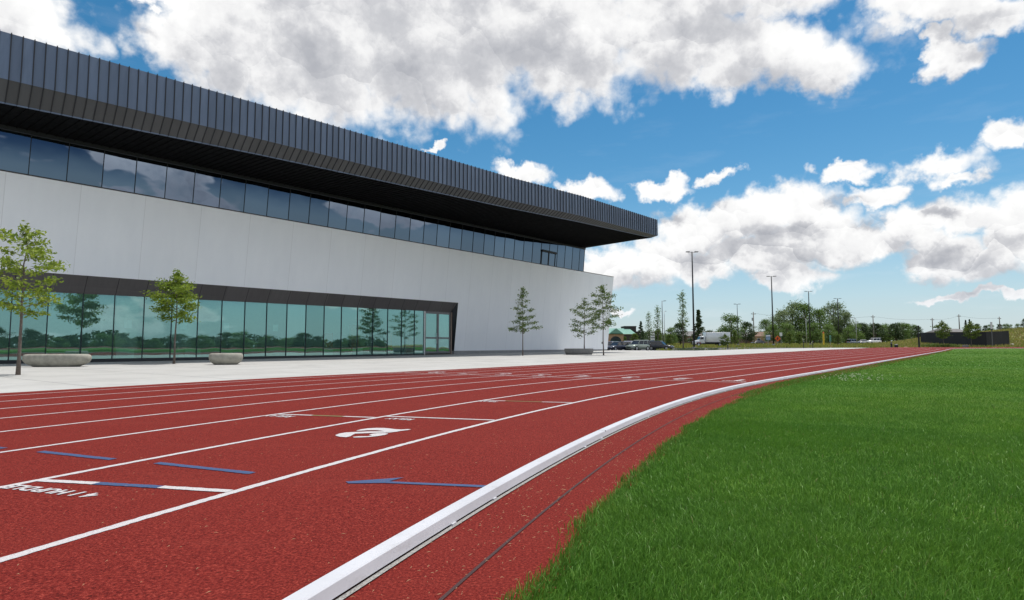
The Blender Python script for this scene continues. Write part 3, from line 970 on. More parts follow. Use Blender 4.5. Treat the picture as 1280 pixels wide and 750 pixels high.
# double door
door = MB()
D0, D1 = 32.66, JS - .36
zt = ZG(34) - .06
DM = (D0 + D1) / 2
for (x0, x1) in ((D0, D0 + .10), (DM - .10, DM - .005), (DM + .005, DM + .10), (D1 - .10, D1)):
    door.box(x0, x1, OB + .02, OB + .09, .1, zt)
door.box(D0, D1, OB + .015, OB + .095, zt + .001, ZG(34) + .06)
for (x0, x1) in ((D0 + .101, DM - .101), (DM + .101, D1 - .101)):
    door.box(x0, x1, OB + .022, OB + .088, .1, .26); door.box(x0, x1, OB + .022, OB + .088, 1.22, 1.34); door.box(x0, x1, OB + .022, OB + .088, zt - .12, zt - .001)
dr = door.build('door', M['grey_metal'], bld)
for (x0, x1) in ((D0 + .101, DM - .101), (DM + .101, D1 - .101)):
    for (z0, z1) in ((.261, 1.219), (1.341, zt - .121)):
        obj_from('pane', [(x0, OB + .055, z0), (x1, OB + .055, z0), (x1, OB + .0575, z1), (x0, OB + .0575, z1)], [(0, 1, 2, 3)], M['glass_teal'], dr)
for x in (DM - .16, DM + .16):
    mb = MB(); mb.tube([(x, OB - .03, .85), (x, OB - .03, 1.65)], .014, 8); mb.build('handle', M['silver'], dr)

# what shows faintly behind the glass
room = MB()
room.box(SL + .3, SR - .4, OB + .16, OB + 12, -.3, ZB + .0)
floor_i = room.build('interior_floor', M['interior_floor'], bld)
mb = MB(); mb.box(SL + .3, SR - .4, OB + 11.7, OB + 12, ZB + .001, 4.6); mb.box(SL + .3, SR - .4, OB + .5, OB + 11.69, 4.4, 4.6)
mb.box(JS + .1, JS + .3, OB + .5, OB + 11.69, ZB + .001, 4.39)
mb.build('interior_wall', M['interior'], bld)
for s, w_, h_ in ((11.9, 1.0, 3.05), (14.55, 1.0, 3.0), (24.0, .55, 1.5), (26.0, .6, 2.1), (29.2, .4, 1.6), (31.0, .8, 1.3)):
    mb = MB(); mb.box(s, s + w_, OB + .22, OB + .5, ZB + .002, h_)
    mb.build('interior_column', M['interior_orange'] if s > 20 else M['interior'], bld)
for s in (11.95, 15.2, 23.7, 26.1):
    mb = MB(); mb.box(s, s + .8, OB + .14, OB + .2, ZB + .17, .55); mb.build('reception_counter', M['interior_white'], bld)
for s in (12.25, 14.9, 17.2, 20.2):
    mb = MB(); mb.box(s, s + .34, OB + .14, OB + .16, 1.55, 1.95); mb.build('notice_panel', M['interior_white'], bld)

# upper glazing band under the roof
OG = OB - LEAN * 8.2 + .13
OT = lambda z: OG - .088 * (z - 8.05)
ZS = lambda s: 9.93 + .0192 * (s - 6.86)
mu = [7.91 - 1.39 * k for k in range(30, 0, -1)] + [7.91 + 1.392 * k for k in range(0, 34)]
mu = [m_ for m_ in mu if SL + .3 < m_ < 54.4] + [54.82]
ug = MB()
def lean_bar(s0, s1, z0, z1, f, bk):
    ug.hexa([(s0, OT(z0) + f, z0), (s1, OT(z0) + f, z0), (s1, OT(z0) + bk, z0), (s0, OT(z0) + bk, z0), (s0, OT(z1) + f, z1), (s1, OT(z1) + f, z1), (s1, OT(z1) + bk, z1), (s0, OT(z1) + bk, z1)])
for m_ in mu:
    lean_bar(m_ - .012, m_ + .012, ztop(m_) + .051, ZS(m_) + .02, -.006, .08)
o9 = OT(9.9)
ug.hexa([(SL + .3, o9 - .05, ZS(SL) - .16), (54.85, o9 - .15, ZS(54.85) - .16), (54.85, o9 + .1, ZS(54.85) - .16), (SL + .3, o9 + .1, ZS(SL) - .16),
         (SL + .3, o9 - .05, ZS(SL) + .05), (54.85, o9 - .15, ZS(54.85) + .05), (54.85, o9 + .1, ZS(54.85) + .05), (SL + .3, o9 + .1, ZS(SL) + .05)])
ugo = ug.build('upper_glazing', M['frame'], bld)
for a, c in zip(mu[:-1], mu[1:]):
    d0, d1, d2 = (random.uniform(-.0030, .0030) for _ in range(3))
    zz = [ztop(a) + .052, ztop(c) + .052, ZS(c) - .155, ZS(a) - .155]
    p = [(a + .008, OT(zz[0]) + .02 + d0, zz[0]), (c - .008, OT(zz[1]) + .02 + d1, zz[1]), (c - .008, OT(zz[2]) + .02 + d1 + d2, zz[2]), (a + .008, OT(zz[3]) + .02 + d0 + d2, zz[3])]
    obj_from('pane', p, [(0, 1, 2, 3)], M['glass_dark'], ugo)
mb = MB()
z0, z1 = ztop(47) + .052, 9.55
for (s0, s1) in ((47.0, 47.06), (48.15, 48.21), (49.3, 49.36)):
    mb.hexa([(s0, OT(z0) - .02, z0), (s1, OT(z0) - .02, z0), (s1, OT(z0) + .015, z0), (s0, OT(z0) + .015, z0), (s0, OT(z1) - .02, z1), (s1, OT(z1) - .02, z1), (s1, OT(z1) + .015, z1), (s0, OT(z1) + .015, z1)])
mb.box(46.98, 49.4, OT(9.6) - .12, OT(9.6) + .0, 9.551, 9.74)
mb.build('terrace_door', M['frame'], ugo)
mb = MB(); mb.box(SL + .3, 54.8, OG + 4, OG + 4.2, 7.71, 11.2); mb.box(54.7, 54.82, OG + .12, OG + 3.99, ztop(54) + .05, 11.0)
mb.build('upper_room_wall', M['dark_block'], bld)

# roof: fascia, inclined lower strip, ribbed soffit
ROOF = []    # s, o, z bottom of fascia, z top ; bevel foot s, o, z
fx = [(-33.0, 31.5, 10.60), (6.05, 25.67, 10.82), (15.5, 24.1, 10.76), (33.6, 22.3, 10.89), (41.4, 21.2, 11.0), (53.8, 20.3, 11.1)]
# top of the fascia above those plan points
fh = [1.86, 1.80, 1.72, 1.64, 1.60, 1.52]
bf = [(-33.0, 31.5, 9.35), (6.15, 25.95, 9.97), (15.8, 24.6, 10.15), (34.2, 22.75, 10.50), (41.6, 21.75, 10.65), (53.8, 20.9, 10.98)]
def interp(tab, s):
    for a, c in zip(tab, tab[1:]):
        if s <= c[0] or c is tab[-1]:
            t = (s - a[0]) / (c[0] - a[0])
            return [a[i] + (c[i] - a[i]) * t for i in range(len(a))]
    return list(tab[-1])
SE = 53.8
NR = 128
mb = MB(); mbb = MB()
ft = [(a[0], a[1], a[2], a[2] + h_) for a, h_ in zip(fx, fh)]
fa = [interp(ft, SL + (SE - SL) * i / NR) for i in range(NR + 1)]
bfp = [interp(bf, a_[0]) for a_ in fa]
for i in range(NR):
    a, c = fa[i], fa[i+1]
    mb.add([(a[0], a[1], a[2]), (c[0], c[1], c[2]), (c[0], c[1], c[3]), (a[0], a[1], a[3])], [(0, 1, 2, 3)])
    p, q = bfp[i], bfp[i+1]
    mbb.add([(p[0], p[1], p[2]), (q[0], q[1], q[2]), (c[0], c[1], c[2]), (a[0], a[1], a[2])], [(0, 1, 2, 3)])
# end face and roof top
mb.add([(SE, fa[-1][1], fa[-1][2]), (SE + .6, BACK, 11.3), (SE + .6, BACK, 12.9), (SE, fa[-1][1], fa[-1][3])], [(0, 1, 2, 3)])
roof = empty('roof', (0, 0, 0)); roof.parent = bld
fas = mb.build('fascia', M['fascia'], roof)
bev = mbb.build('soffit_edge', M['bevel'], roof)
mb = MB()
mb.add([(SL, fa[0][1], fa[0][3]), (SE, fa[-1][1], fa[-1][3]), (SE + .6, BACK, 12.9), (SL, BACK, 12.7)], [(0, 1, 2, 3)])
mb.build('roof_deck', M['grey_roof'], roof)
# soffit as a ruled sheet from the foot of the bevel to the glass
mb = MB()
NS = 60
for i in range(NS):
    r0, r1 = i / NS, (i + 1) / NS
    sa = SL + (SE - SL) * r0; sb = SL + (SE - SL) * r1
    A = interp(bf, sa); B = interp(bf, sb)
    mb.add([tuple(A), tuple(B), (sb, OG - .02, ZS(sb)), (sa, OG - .02, ZS(sa))], [(0, 1, 2, 3)])
    mb.add([(sa, OG - .02, ZS(sa)), (sb, OG - .02, ZS(sb)), (sb + .0, BACK, ZS(sb) + .3), (sa, BACK, ZS(sa) + .3)], [(0, 1, 2, 3)])
# closing triangle at the free end
mb.add([tuple(bfp[-1]), (SE, fa[-1][1], fa[-1][2]), (54.85, OG - .02, ZS(54.72) + .01), (SE, OG - .02, ZS(SE))], [(0, 1, 2, 3)])
mb.add([(SE, OG - .02, ZS(SE)), (54.85, OG - .02, ZS(54.72) + .01), (54.85, BACK, ZS(54.72) + .3), (SE, BACK, ZS(SE) + .3)], [(0, 1, 2, 3)])
sof_mb = mb
# standing seams: on the fascia, on the inclined strip and on the soffit
r1_, r2_, r3_ = MB(), MB(), MB()
seams = [16.7]
N_SEAM = 136
def seam_s(t): # even spacing along the front
    return 6.30 + (SE - 6.30) * t / N_SEAM
for t in range(-112, N_SEAM + 1):
    s = seam_s(t)
    a = interp(ft, s)
    p = interp(bf, s) if s > SL else None
    if p is None: continue
    w = .014
    r1_.box(s - w, s + w, a[1] - .045, a[1] + .002, a[2] + .001, a[3] + .03)
    A, Bp = Vector((s, a[1], a[2])), Vector((p[0], p[1], p[2]))
    d = Vector((0, -.03, -.012))
    r2_.hexa([Bp + Vector((-w, 0, 0)) + d, Bp + Vector((w, 0, 0)) + d, Bp + Vector((w, .002, 0)), Bp + Vector((-w, .002, 0)),
              A + Vector((-w, 0, -.002)) + d, A + Vector((w, 0, -.002)) + d, A + Vector((w, .002, -.002)), A + Vector((-w, .002, -.002))])
    if t % 1 == 0:
        s2 = s
        E2 = Vector((s2, OG - .25, ZS(s2)))
        r3_.hexa([Bp + Vector((-w, 0.01, -.035)), Bp + Vector((w, 0.01, -.035)), E2 + Vector((w, 0, -.035)), E2 + Vector((-w, 0, -.035)),
                  Bp + Vector((-w, 0.01, -.002)), Bp + Vector((w, 0.01, -.002)), E2 + Vector((w, 0, -.002)), E2 + Vector((-w, 0, -.002))])
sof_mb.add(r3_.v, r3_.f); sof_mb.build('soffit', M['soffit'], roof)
for q_, nm, par in ((r1_, 'standing_seams', fas), (r2_, 'standing_seams', bev)):
    q_.build(nm, M['seam_rib'], par)
# light drip edges
mb = MB()
for i in range(NR):
    a, c = fa[i], fa[i+1]
    mb.hexa([(a[0], a[1] - .012, a[2] - .02), (c[0], c[1] - .012, c[2] - .02), (c[0], c[1] + .002, c[2] - .02), (a[0], a[1] + .002, a[2] - .02),
             (a[0], a[1] - .012, a[2] + .012), (c[0], c[1] - .012, c[2] + .012), (c[0], c[1] + .002, c[2] + .012), (a[0], a[1] + .002, a[2] + .012)])
    p, q = bfp[i], bfp[i+1]
    mb.hexa([(p[0], p[1] - .02, p[2] - .03), (q[0], q[1] - .02, q[2] - .03), (q[0], q[1] + .06, q[2] - .03), (p[0], p[1] + .06, p[2] - .03),
             (p[0], p[1] - .02, p[2] + .012), (q[0], q[1] - .02, q[2] + .012), (q[0], q[1] + .06, q[2] + .012), (p[0], p[1] + .06, p[2] + .012)])
mb.build('drip_edge', M['fascia'], roof)
# small fitting low on the right end of the wall
mb = MB(); mb.tube([(59.9, OB - .14, 1.0), (59.9, OB + .0, 1.0)], .13, 14); mb.build('wall_fitting', M['grey_metal'], bld)
# ------------------------------------------------------------------ lawn blades, clippings, clover
def np_oval_off(X, Y):
    x, y = X - C1[0], Y - C1[1]
    al = x * U[0] + y * U[1]; pe = -(x * RR[0] + y * RR[1])
    o = np.abs(pe) - RK
    o = np.where(al < 0, np.hypot(al, pe) - RK, o)
    return np.where(al > STR, np.hypot(al - STR, pe) - RK, o)

def grass_blades():
    allv, allt, base = [], [], 0
    #      r0   r1   count   width  hmin hmax near
    for r0, r1, cnt, w, h0, h1, five in ((.35, 1.6, 42000, .0026, .020, .048, True), (1.6, 3.0, 150000, .0027, .020, .048, True), (3.0, 6.0, 230000, .0038, .020, .047, True),
                                         (6.0, 12.0, 280000, .006, .020, .045, False), (12.0, 25.0, 260000, .012, .020, .044, False), (25.0, 60.0, 170000, .032, .02, .050, False), (60.0, 140.0, 90000, .09, .03, .055, False)):
        n = int(cnt * 1.27)
        az = rng.uniform(R_(-14), R_(76), n)
        r = np.sqrt(rng.uniform(r0 * r0, r1 * r1, n)) if r1 < 7 else np.exp(rng.uniform(math.log(r0), math.log(r1), n))
        X, Y = r * np.sin(az), r * np.cos(az)
        o = np_oval_off(X, Y)
        # ragged border
        edge = -.565 + .010 * np.sin(X * 9 + Y * 5) + .012 * np.sin(X * 23 - Y * 17) + rng.normal(0, .022, n)
        edge = np.where(r > 9, np.minimum(edge + .12 + .22 * np.clip((r - 9) / 5, 0, 1), -.15), edge)
        keep = o < edge
        X, Y, r = X[keep], Y[keep], r[keep]; n = len(X)
        clump = .9 + .16 * np.sin(X * 6.1 + 1.3 * np.sin(Y * 4.3)) * np.sin(Y * 5.3 + 1.1 * np.sin(X * 7.7))
        h = rng.uniform(h0, h1, n) * np.clip(clump, .45, 1.3) * np.where(rng.random(n) < .05, 1.5, 1)
        th = rng.uniform(0, 2 * np.pi, n)
        lean = rng.uniform(.1, .95, n) ** 1.3 * h
        la = rng.normal(.6, 1.4, n) + np.sin(X * 2.3) + np.cos(Y * 1.9)
        dx, dy = np.cos(th) * w / 2, np.sin(th) * w / 2
        lx, ly = np.cos(la) * lean, np.sin(la) * lean
        z0 = np.full(n, .004) + np.array([lift((a_, c_)) for a_, c_ in zip(X, Y)]) if r0 > 50 else np.full(n, .004)
        if five:
            P = np.empty((n, 5, 3), np.float32)
            P[:, 0] = np.stack([X - dx, Y - dy, z0], 1); P[:, 1] = np.stack([X + dx, Y + dy, z0], 1)
            mx, my, mz = X + lx * .35, Y + ly * .35, z0 + h * .6
            P[:, 2] = np.stack([mx + dx * .85, my + dy * .85, mz], 1); P[:, 3] = np.stack([mx - dx * .85, my - dy * .85, mz], 1)
            P[:, 4] = np.stack([X + lx, Y + ly, z0 + h * np.sqrt(np.clip(1 - (lean / h) ** 2 * .5, .2, 1))], 1)
            i0 = base + np.arange(n)[:, None] * 5
            T = np.concatenate([i0 + np.array([[0, 1, 2]]), i0 + np.array([[0, 2, 3]]), i0 + np.array([[3, 2, 4]])])
            base += n * 5
        else:
            P = np.empty((n, 3, 3), np.float32)
            P[:, 0] = np.stack([X - dx, Y - dy, z0], 1); P[:, 1] = np.stack([X + dx, Y + dy, z0], 1)
            P[:, 2] = np.stack([X + lx, Y + ly, z0 + h * .9], 1)
            T = base + np.arange(n)[:, None] * 3 + np.array([[0, 1, 2]])
            base += n * 3
        allv.append(P.reshape(-1, 3)); allt.append(T)
    o = fast_mesh('grass', np.concatenate(allv), tri=np.concatenate(allt), mat=M['grass'])
    return tag(o, 'short green grass blades of the infield lawn', 'grass', kind='stuff')
grass_blades()

def scatter_clippings():
    n = 11000
    # most lie on the red margin next to the lawn, fewer out on the lanes
    g_ = T0 * 0 + rng.uniform(-14, 14, n); o = np.where(rng.random(n) < .70, -.62 + .54 * rng.random(n) ** 1.3 , rng.uniform(.02, 5.5, n) * rng.random(n))
    th = rng.uniform(0, np.pi, n); L = rng.uniform(.003, .013, n) * np.where(o < 0, 1, .8); w = .0006
    v = np.empty((n, 4, 3), np.float32)
    for i in range(n):
        p = loop_pt(float(g_[i]), float(o[i])); z = track_z(float(g_[i]), float(o[i])) + .0095
        c, s = math.cos(th[i]) * L[i], math.sin(th[i]) * L[i]
        ww = w * (1 + .12 * np.hypot(p[0], p[1]))
        nx_, ny_ = -math.sin(th[i]) * ww, math.cos(th[i]) * ww
        k = random.uniform(-.4, .4)
        v[i] = [(p[0] - c, p[1] - s, z), (p[0] + nx_ - s * k, p[1] + ny_ + c * k, z + .003), (p[0] + c, p[1] + s, z), (p[0] - nx_ - s * k, p[1] - ny_ + c * k, z + .002)]
    o_ = fast_mesh('dry_clippings', v.reshape(-1, 3), quad=np.arange(n * 4).reshape(-1, 4), mat=M['clippings'])
    return tag(o_, 'dry straw coloured grass clippings scattered on the red track', 'clippings', kind='stuff')
scatter_clippings()

def clover():
    vs, fs = [], []
    for k in range(130):
        d = random.uniform(11.6, 14.5) if random.random() < .75 else random.uniform(11, 26)
        px = random.gauss(1062, 22) if d < 14.6 else random.uniform(1040, 1270)
        x, y = (px - 640) / F_PX * d, d
        if oval_off(x, y) > -.6: continue
        for q in range(4):
            a = random.uniform(0, 6.28); r = random.uniform(.004, .010)
            c = Vector((x + random.uniform(-.01, .01), y + random.uniform(-.01, .01), random.uniform(.045, .06)))
            n0 = len(vs)
            vs += [c + Vector((math.cos(a) * r, math.sin(a) * r, -.003)), c + Vector((0, 0, .008)), c + Vector((-math.cos(a) * r, -math.sin(a) * r, -.003)), c + Vector((0, 0, -.008))]
            fs.append((n0, n0+1, n0+2, n0+3))
    o_ = obj_from('clover_flowers', vs, fs, M['petal'])
    return tag(o_, 'small pale clover flowers dotted in the green lawn', 'flowers', kind='stuff')
clover()

# ------------------------------------------------------------------ trees
def leaf_quads(C, size, flat=.0, droop=.0):
    """one diamond leaf for every centre in C (n,3)"""
    n = len(C)
    a = rng.normal(0, 1, (n, 3)); a[:, 2] = a[:, 2] * (1 - flat) - droop
    a /= np.linalg.norm(a, axis=1)[:, None]
    b = rng.normal(0, 1, (n, 3)); b -= (b * a).sum(1)[:, None] * a
    b /= np.linalg.norm(b, axis=1)[:, None]
    s = size * rng.uniform(.6, 1.35, n)[:, None]
    v = np.stack([C - a * s, C + b * s * .42 - a * s * .1, C + a * s, C - b * s * .42 - a * s * .1], 1)
    return v

def young_tree(name, H, clear, width, profile, nl, leaves, leaf_size, mat, spray=.16, lift=.5, seed=1, trunk_r=.045, bow=.0, barkm='bark_young', droop=.2):
    """slim planted tree: trunk, limbs and a crown of single leaves along the limbs"""
    r = random.Random(seed)
    root = empty(name, (0, 0, 0))
    mb = MB()
    npt = 9
    tp = [Vector((bow * math.sin(i / (npt - 1) * 2.6) + r.uniform(-.012, .012) * i * .5, r.uniform(-.012, .012) * i * .5, H * .97 * i / (npt - 1))) for i in range(npt)]
    tp[0] = Vector((0, 0, -.03))
    tr = [trunk_r * (1 - .93 * i / (npt - 1)) + .004 for i in range(npt)]
    tr[0] *= 1.3
    mb.tube(tp, tr, 8)
    mb.build('trunk', M[barkm], root, smooth=True)
    def tpos(z):
        q = z / (H * .97) * (npt - 1); i = min(int(q), npt - 2)
        return tp[i].lerp(tp[i + 1], q - i)
    limbs = MB(); C = []
    for k in range(nl):
        f = (k + r.uniform(.1, .9)) / nl
        z0 = clear + (H * .93 - clear) * f ** 1.05
        Lh = width * profile(f) * r.uniform(.70, 1.15)
        az = k * 2.399 + r.uniform(-.5, .5)
        dirv_ = Vector((math.cos(az), math.sin(az), 0))
        p0 = tpos(z0); pts = [p0]
        rise = lift * r.uniform(.6, 1.3)
        for j in range(1, 5):
            t = j / 4
            pts.append(p0 + dirv_ * Lh * t + Vector((r.uniform(-.05, .05) * Lh, r.uniform(-.05, .05) * Lh, Lh * rise * (t - .30 * t * t))))
        r0 = trunk_r * .36 * (1 - .6 * f)
        limbs.tube(pts, [r0, r0 * .8, r0 * .6, r0 * .4, r0 * .2], 5, False)
        subs = [(pts, Lh)]
        for q in range(r.randint(2, 4)):
            t = r.uniform(.35, .9); i = min(int(t * 4), 3); b0_ = pts[i].lerp(pts[i + 1], t * 4 - i)
            a2 = az + r.choice([-1, 1]) * r.uniform(.5, 1.2); l2 = Lh * r.uniform(.25, .5)
            e = b0_ + Vector((math.cos(a2), math.sin(a2), r.uniform(.0, .6) * lift)) * l2
            limbs.tube([b0_, b0_.lerp(e, .5) + Vector((0, 0, .04 * l2)), e], [r0 * .45, r0 * .3, r0 * .12], 4, False)
            subs.append(([b0_, b0_.lerp(e, .5), e], l2))
        tot = sum(l for _, l in subs)
        nleaf = int(leaves / nl * (Lh / (width * .75)) ** 1.0)
        for pp, l in subs:
            for q in range(max(3, int(nleaf * l / tot))):
                t = r.uniform(.22, 1.03) ** .8; m_ = len(pp) - 1
                i = min(int(t * m_), m_ - 1); c = pp[i].lerp(pp[i + 1], t * m_ - i)
                C.append(c + Vector((r.gauss(0, spray), r.gauss(0, spray), r.gauss(-.02, spray * .55))))
    for q in range(int(leaves * .05)):       # leader
        z = r.uniform(H * .86, H * 1.0)
        C.append(tpos(min(z, H * .96)) + Vector((r.gauss(0, spray * .7), r.gauss(0, spray * .7), max(0, z - H * .96) + r.gauss(0, .05))))
    limbs.build('limbs', M[barkm], root, smooth=True)
    v = leaf_quads(np.array([tuple(c) for c in C]), leaf_size, .35, droop)
    fast_mesh('crown', v.reshape(-1, 3), quad=np.arange(len(v) * 4).reshape(-1, 4), mat=mat, parent=root)
    return root

def cone(f): return max(.15, 1 - f) ** .8
def oval(f): return max(.12, math.sin(math.pi * min(1, (.16 + .84 * f))) ** .7)
def vase(f): return .55 + .45 * math.sin(math.pi * min(1, f * .9 + .15))

def place(root, loc, rz=0, sc=1.0, label=None, cat=None, group=None):
    root.location = loc; root.rotation_euler = (0, 0, rz); root.scale = (sc, sc, sc)
    return tag(root, label, cat, group)

GT = 'young trees planted on the paving'
PZ = -.075
place(young_tree('locust_tree', 4.05, 1.55, .95, vase, 26, 2700, .060, M['leaf_locust'], .09, .45, 11, .042, .05, droop=.45), (-13.2, 16.35, PZ), 2.2, 1,
      'yellow green young tree with drooping sprays at the left edge, beside the long stone bench', 'tree', GT)
place(young_tree('locust_tree', 4.0, 1.75, .98, oval, 26, 4400, .062, M['leaf_locust'], .13, .50, 12, .040, .02, droop=.3), (-14.55, 26.3, PZ), .4, 1,
      'bushy round-headed yellow green young tree in front of the green glass front', 'tree', GT)
place(young_tree('plaza_tree', 4.80, 1.55, 1.30, cone, 24, 2500, .070, M['leaf_pear'], .11, .30, 13, .038, .0), (.75, 42.4, PZ + .02), 1.0, 1,
      'young tree with tiered branches standing alone before the bare white wall', 'tree', GT)
place(young_tree('plaza_tree', 3.9, .9, 1.15, oval, 20, 1700, .070, M['leaf_pear'], .12, .40, 14, .036, .0), (5.42, 45.7, .33), 3.0, 1,
      'small young tree growing out of the round concrete planter', 'tree', GT)
place(young_tree('plaza_tree', 4.95, 1.75, 1.0, vase, 22, 2000, .070, M['leaf_pear'], .12, .55, 15, .040, .03), (6.38, 42.5, PZ + .02), 4.0, 1,
      'tall slim young tree at the far wall corner, right of the round planter', 'tree', GT)

# benches and planter of cast concrete
def super_ellipse(rx, ry, prof, n=40, p=3.0):
    mb = MB(); vs, fs = [], []
    for (k, z) in prof:
        for i in range(n):
            t = 2 * math.pi * i / n; c, s = math.cos(t), math.sin(t)
            rr = (abs(c) ** p + abs(s) ** p) ** (-1 / p)
            vs.append((rx * k * rr * c, ry * k * rr * s, z))
    m_ = len(prof)
    for i in range(m_ - 1):
        for k in range(n):
            k2 = (k + 1) % n; fs.append((i*n+k, i*n+k2, (i+1)*n+k2, (i+1)*n+k))
    fs.append(tuple(reversed(range(n)))); fs.append(tuple(range((m_-1)*n, m_*n)))
    mb.add(vs, fs); return mb
PB = [(.66, 0), (.70, .012), (.80, .06), (.93, .14), (.985, .22), (1.0, .29), (.995, .36), (.975, .41), (.93, .445), (.86, .46)]
b_ = super_ellipse(1.13, .42, PB).build('stone_bench', M['bench'], None, True)
b_.location = (-16.9, 22.7, PZ); b_.rotation_euler = (0, 0, .12)
tag(b_, 'long rounded pale concrete bench on the paving near the yellow green tree at the left', 'bench', 'rounded concrete benches')
b_ = super_ellipse(.64, .50, PB, p=2.6).build('stone_bench', M['bench'], None, True)
b_.location = (-11.8, 25.2, PZ); b_.rotation_euler = (0, 0, .3)
tag(b_, 'short rounded concrete bench by itself before the green glass, right of the bushy tree', 'bench', 'rounded concrete benches')
pl = empty('planter', (5.0, 45.6, PZ), 0, 'round grey concrete bowl planter with a small tree in it before the white wall', 'planter')
PP = [(.70, 0), (.74, .01), (.88, .10), (.97, .25), (1.0, .40), (1.0, .52), (.99, .545), (.93, .55), (.92, .50)]
super_ellipse(1.08, .95, PP, p=2.3).build('bowl', simple('planter_concrete', (.17, .17, .17), .85, 0, .15, 5, .4, 60), pl, True)
mb = super_ellipse(.98, .86, [(1, .40), (1, .505)], p=2.3); mb.build('soil', M['bark'], pl)
# ------------------------------------------------------------------ background: trees
def blob_tree(name, H, W, clear, nb, leaves, ls, mat, seed, shape='round'):
    r = random.Random(seed); rg = np.random.default_rng(seed)
    root = empty(name, (0, 0, 0))
    mb = MB()
    mb.tube([(0, 0, -.3), (r.uniform(-.1, .1), 0, clear), (r.uniform(-.3, .3), r.uniform(-.3, .3), H * .55), (0, 0, H * .85)], [.028 * H, .022 * H, .014 * H, .004 * H], 7)
    cl = []
    for k in range(nb):
        t = r.uniform(0, 1) if shape != 'conifer' else (k + .5) / nb
        a = r.uniform(0, 6.283)
        if shape == 'round':
            zz = clear + (H - clear) * (.08 + .80 * t); rad = W * .5 * math.sin(math.pi * min(1, .22 + .74 * t)) ** .6 * r.uniform(.25, .82)
            br = W * r.uniform(.13, .23)
        elif shape == 'tall':
            zz = clear + (H - clear) * (.05 + .85 * t); rad = W * .5 * (1 - .7 * t) * r.uniform(.3, .85); br = W * r.uniform(.14, .26)
        else:
            zz = clear + (H - clear) * (.02 + .93 * t); rad = W * .5 * (1 - t) * r.uniform(.45, .9); br = W * (.07 + .16 * (1 - t)) * r.uniform(.8, 1.2)
        c = (math.cos(a) * rad, math.sin(a) * rad, zz)
        cl.append((c, br))
        if k % 2 == 0 and shape != 'conifer':
            zb = max(clear, zz - rad * .8 - 1); zb = min(zb, H * .7)
            mb.tube([(0, 0, zb), (c[0] * .5, c[1] * .5, (zb + zz) * .5 + .2), c], [.010 * H, .006 * H, .002 * H], 5, False)
    mb.build('trunk', M['bark'], root, smooth=True)
    C = []
    per = leaves // nb
    for c, br in cl:
        q = rg.normal(0, 1, (per, 3)); q /= np.linalg.norm(q, axis=1)[:, None]
        q *= (rg.random((per, 1)) ** .38) * br * rg.uniform(.65, 1.25, (per, 1))
        q[:, 2] *= .75 if shape != 'conifer' else .55
        C.append(q + np.array(c))
    v = leaf_quads(np.concatenate(C), ls, .2, .1)
    fast_mesh('crown', v.reshape(-1, 3), quad=np.arange(len(v) * 4).reshape(-1, 4), mat=mat, parent=root)
    return root

PROTO = {
 'broad_a': (blob_tree, ('broadleaf_tree', 14, 12, 2.2, 46, 5200, .27, M['leaf_pale'], 21)),
 'broad_b': (blob_tree, ('broadleaf_tree', 14, 11, 1.8, 40, 5000, .27, M['leaf_green'], 22)),
 'broad_c': (blob_tree, ('broadleaf_tree', 10, 8.5, 1.2, 34, 4200, .22, M['leaf_green'], 23)),
 'dark':    (blob_tree, ('dark_tree', 9, 7.0, .8, 30, 3800, .22, M['leaf_dark'], 24)),
 'bright':  (blob_tree, ('small_tree', 4.0, 2.6, .6, 22, 2000, .12, M['leaf_bright'], 25, 'tall')),
 'conifer': (blob_tree, ('spruce_tree', 11, 4.6, .5, 46, 4600, .20, M['leaf_dark'], 26, 'conifer')),
 'poplar':  (young_tree, ('poplar_tree', 9.0, 3.2, .95, lambda f: .8 - .4 * f, 30, 900, .14, M['leaf_green'], .24, 1.2, 27, .09)),
 'pole_tree': (young_tree, ('staked_tree', 5.0, 1.6, 1.3, oval, 20, 2200, .13, M['leaf_bright'], .18, .5, 28, .05)),
}
USED = set()
BUILT = {}
def put_tree(kind, px, d, top_y, label, group=None, wide=1.0, cat='tree', xy=None, H=None):
    fn, args = PROTO[kind]
    if kind not in BUILT:
        BUILT[kind] = fn(*args); o = BUILT[kind]
    else:
        o = copy_tree(BUILT[kind])
    loc = xy if xy else on_ground(px, d)
    h0 = args[1]
    if H is None:
        H = CAM_H + (431.8 - top_y) * d / F_PX - loc[2]
    k = H / h0
    o.location = (loc[0], loc[1], loc[2] - .05); o.rotation_euler = (0, 0, random.uniform(0, 6.28)); o.scale = (k * wide, k * wide, k)
    tag(o, label, cat, group)
    return o

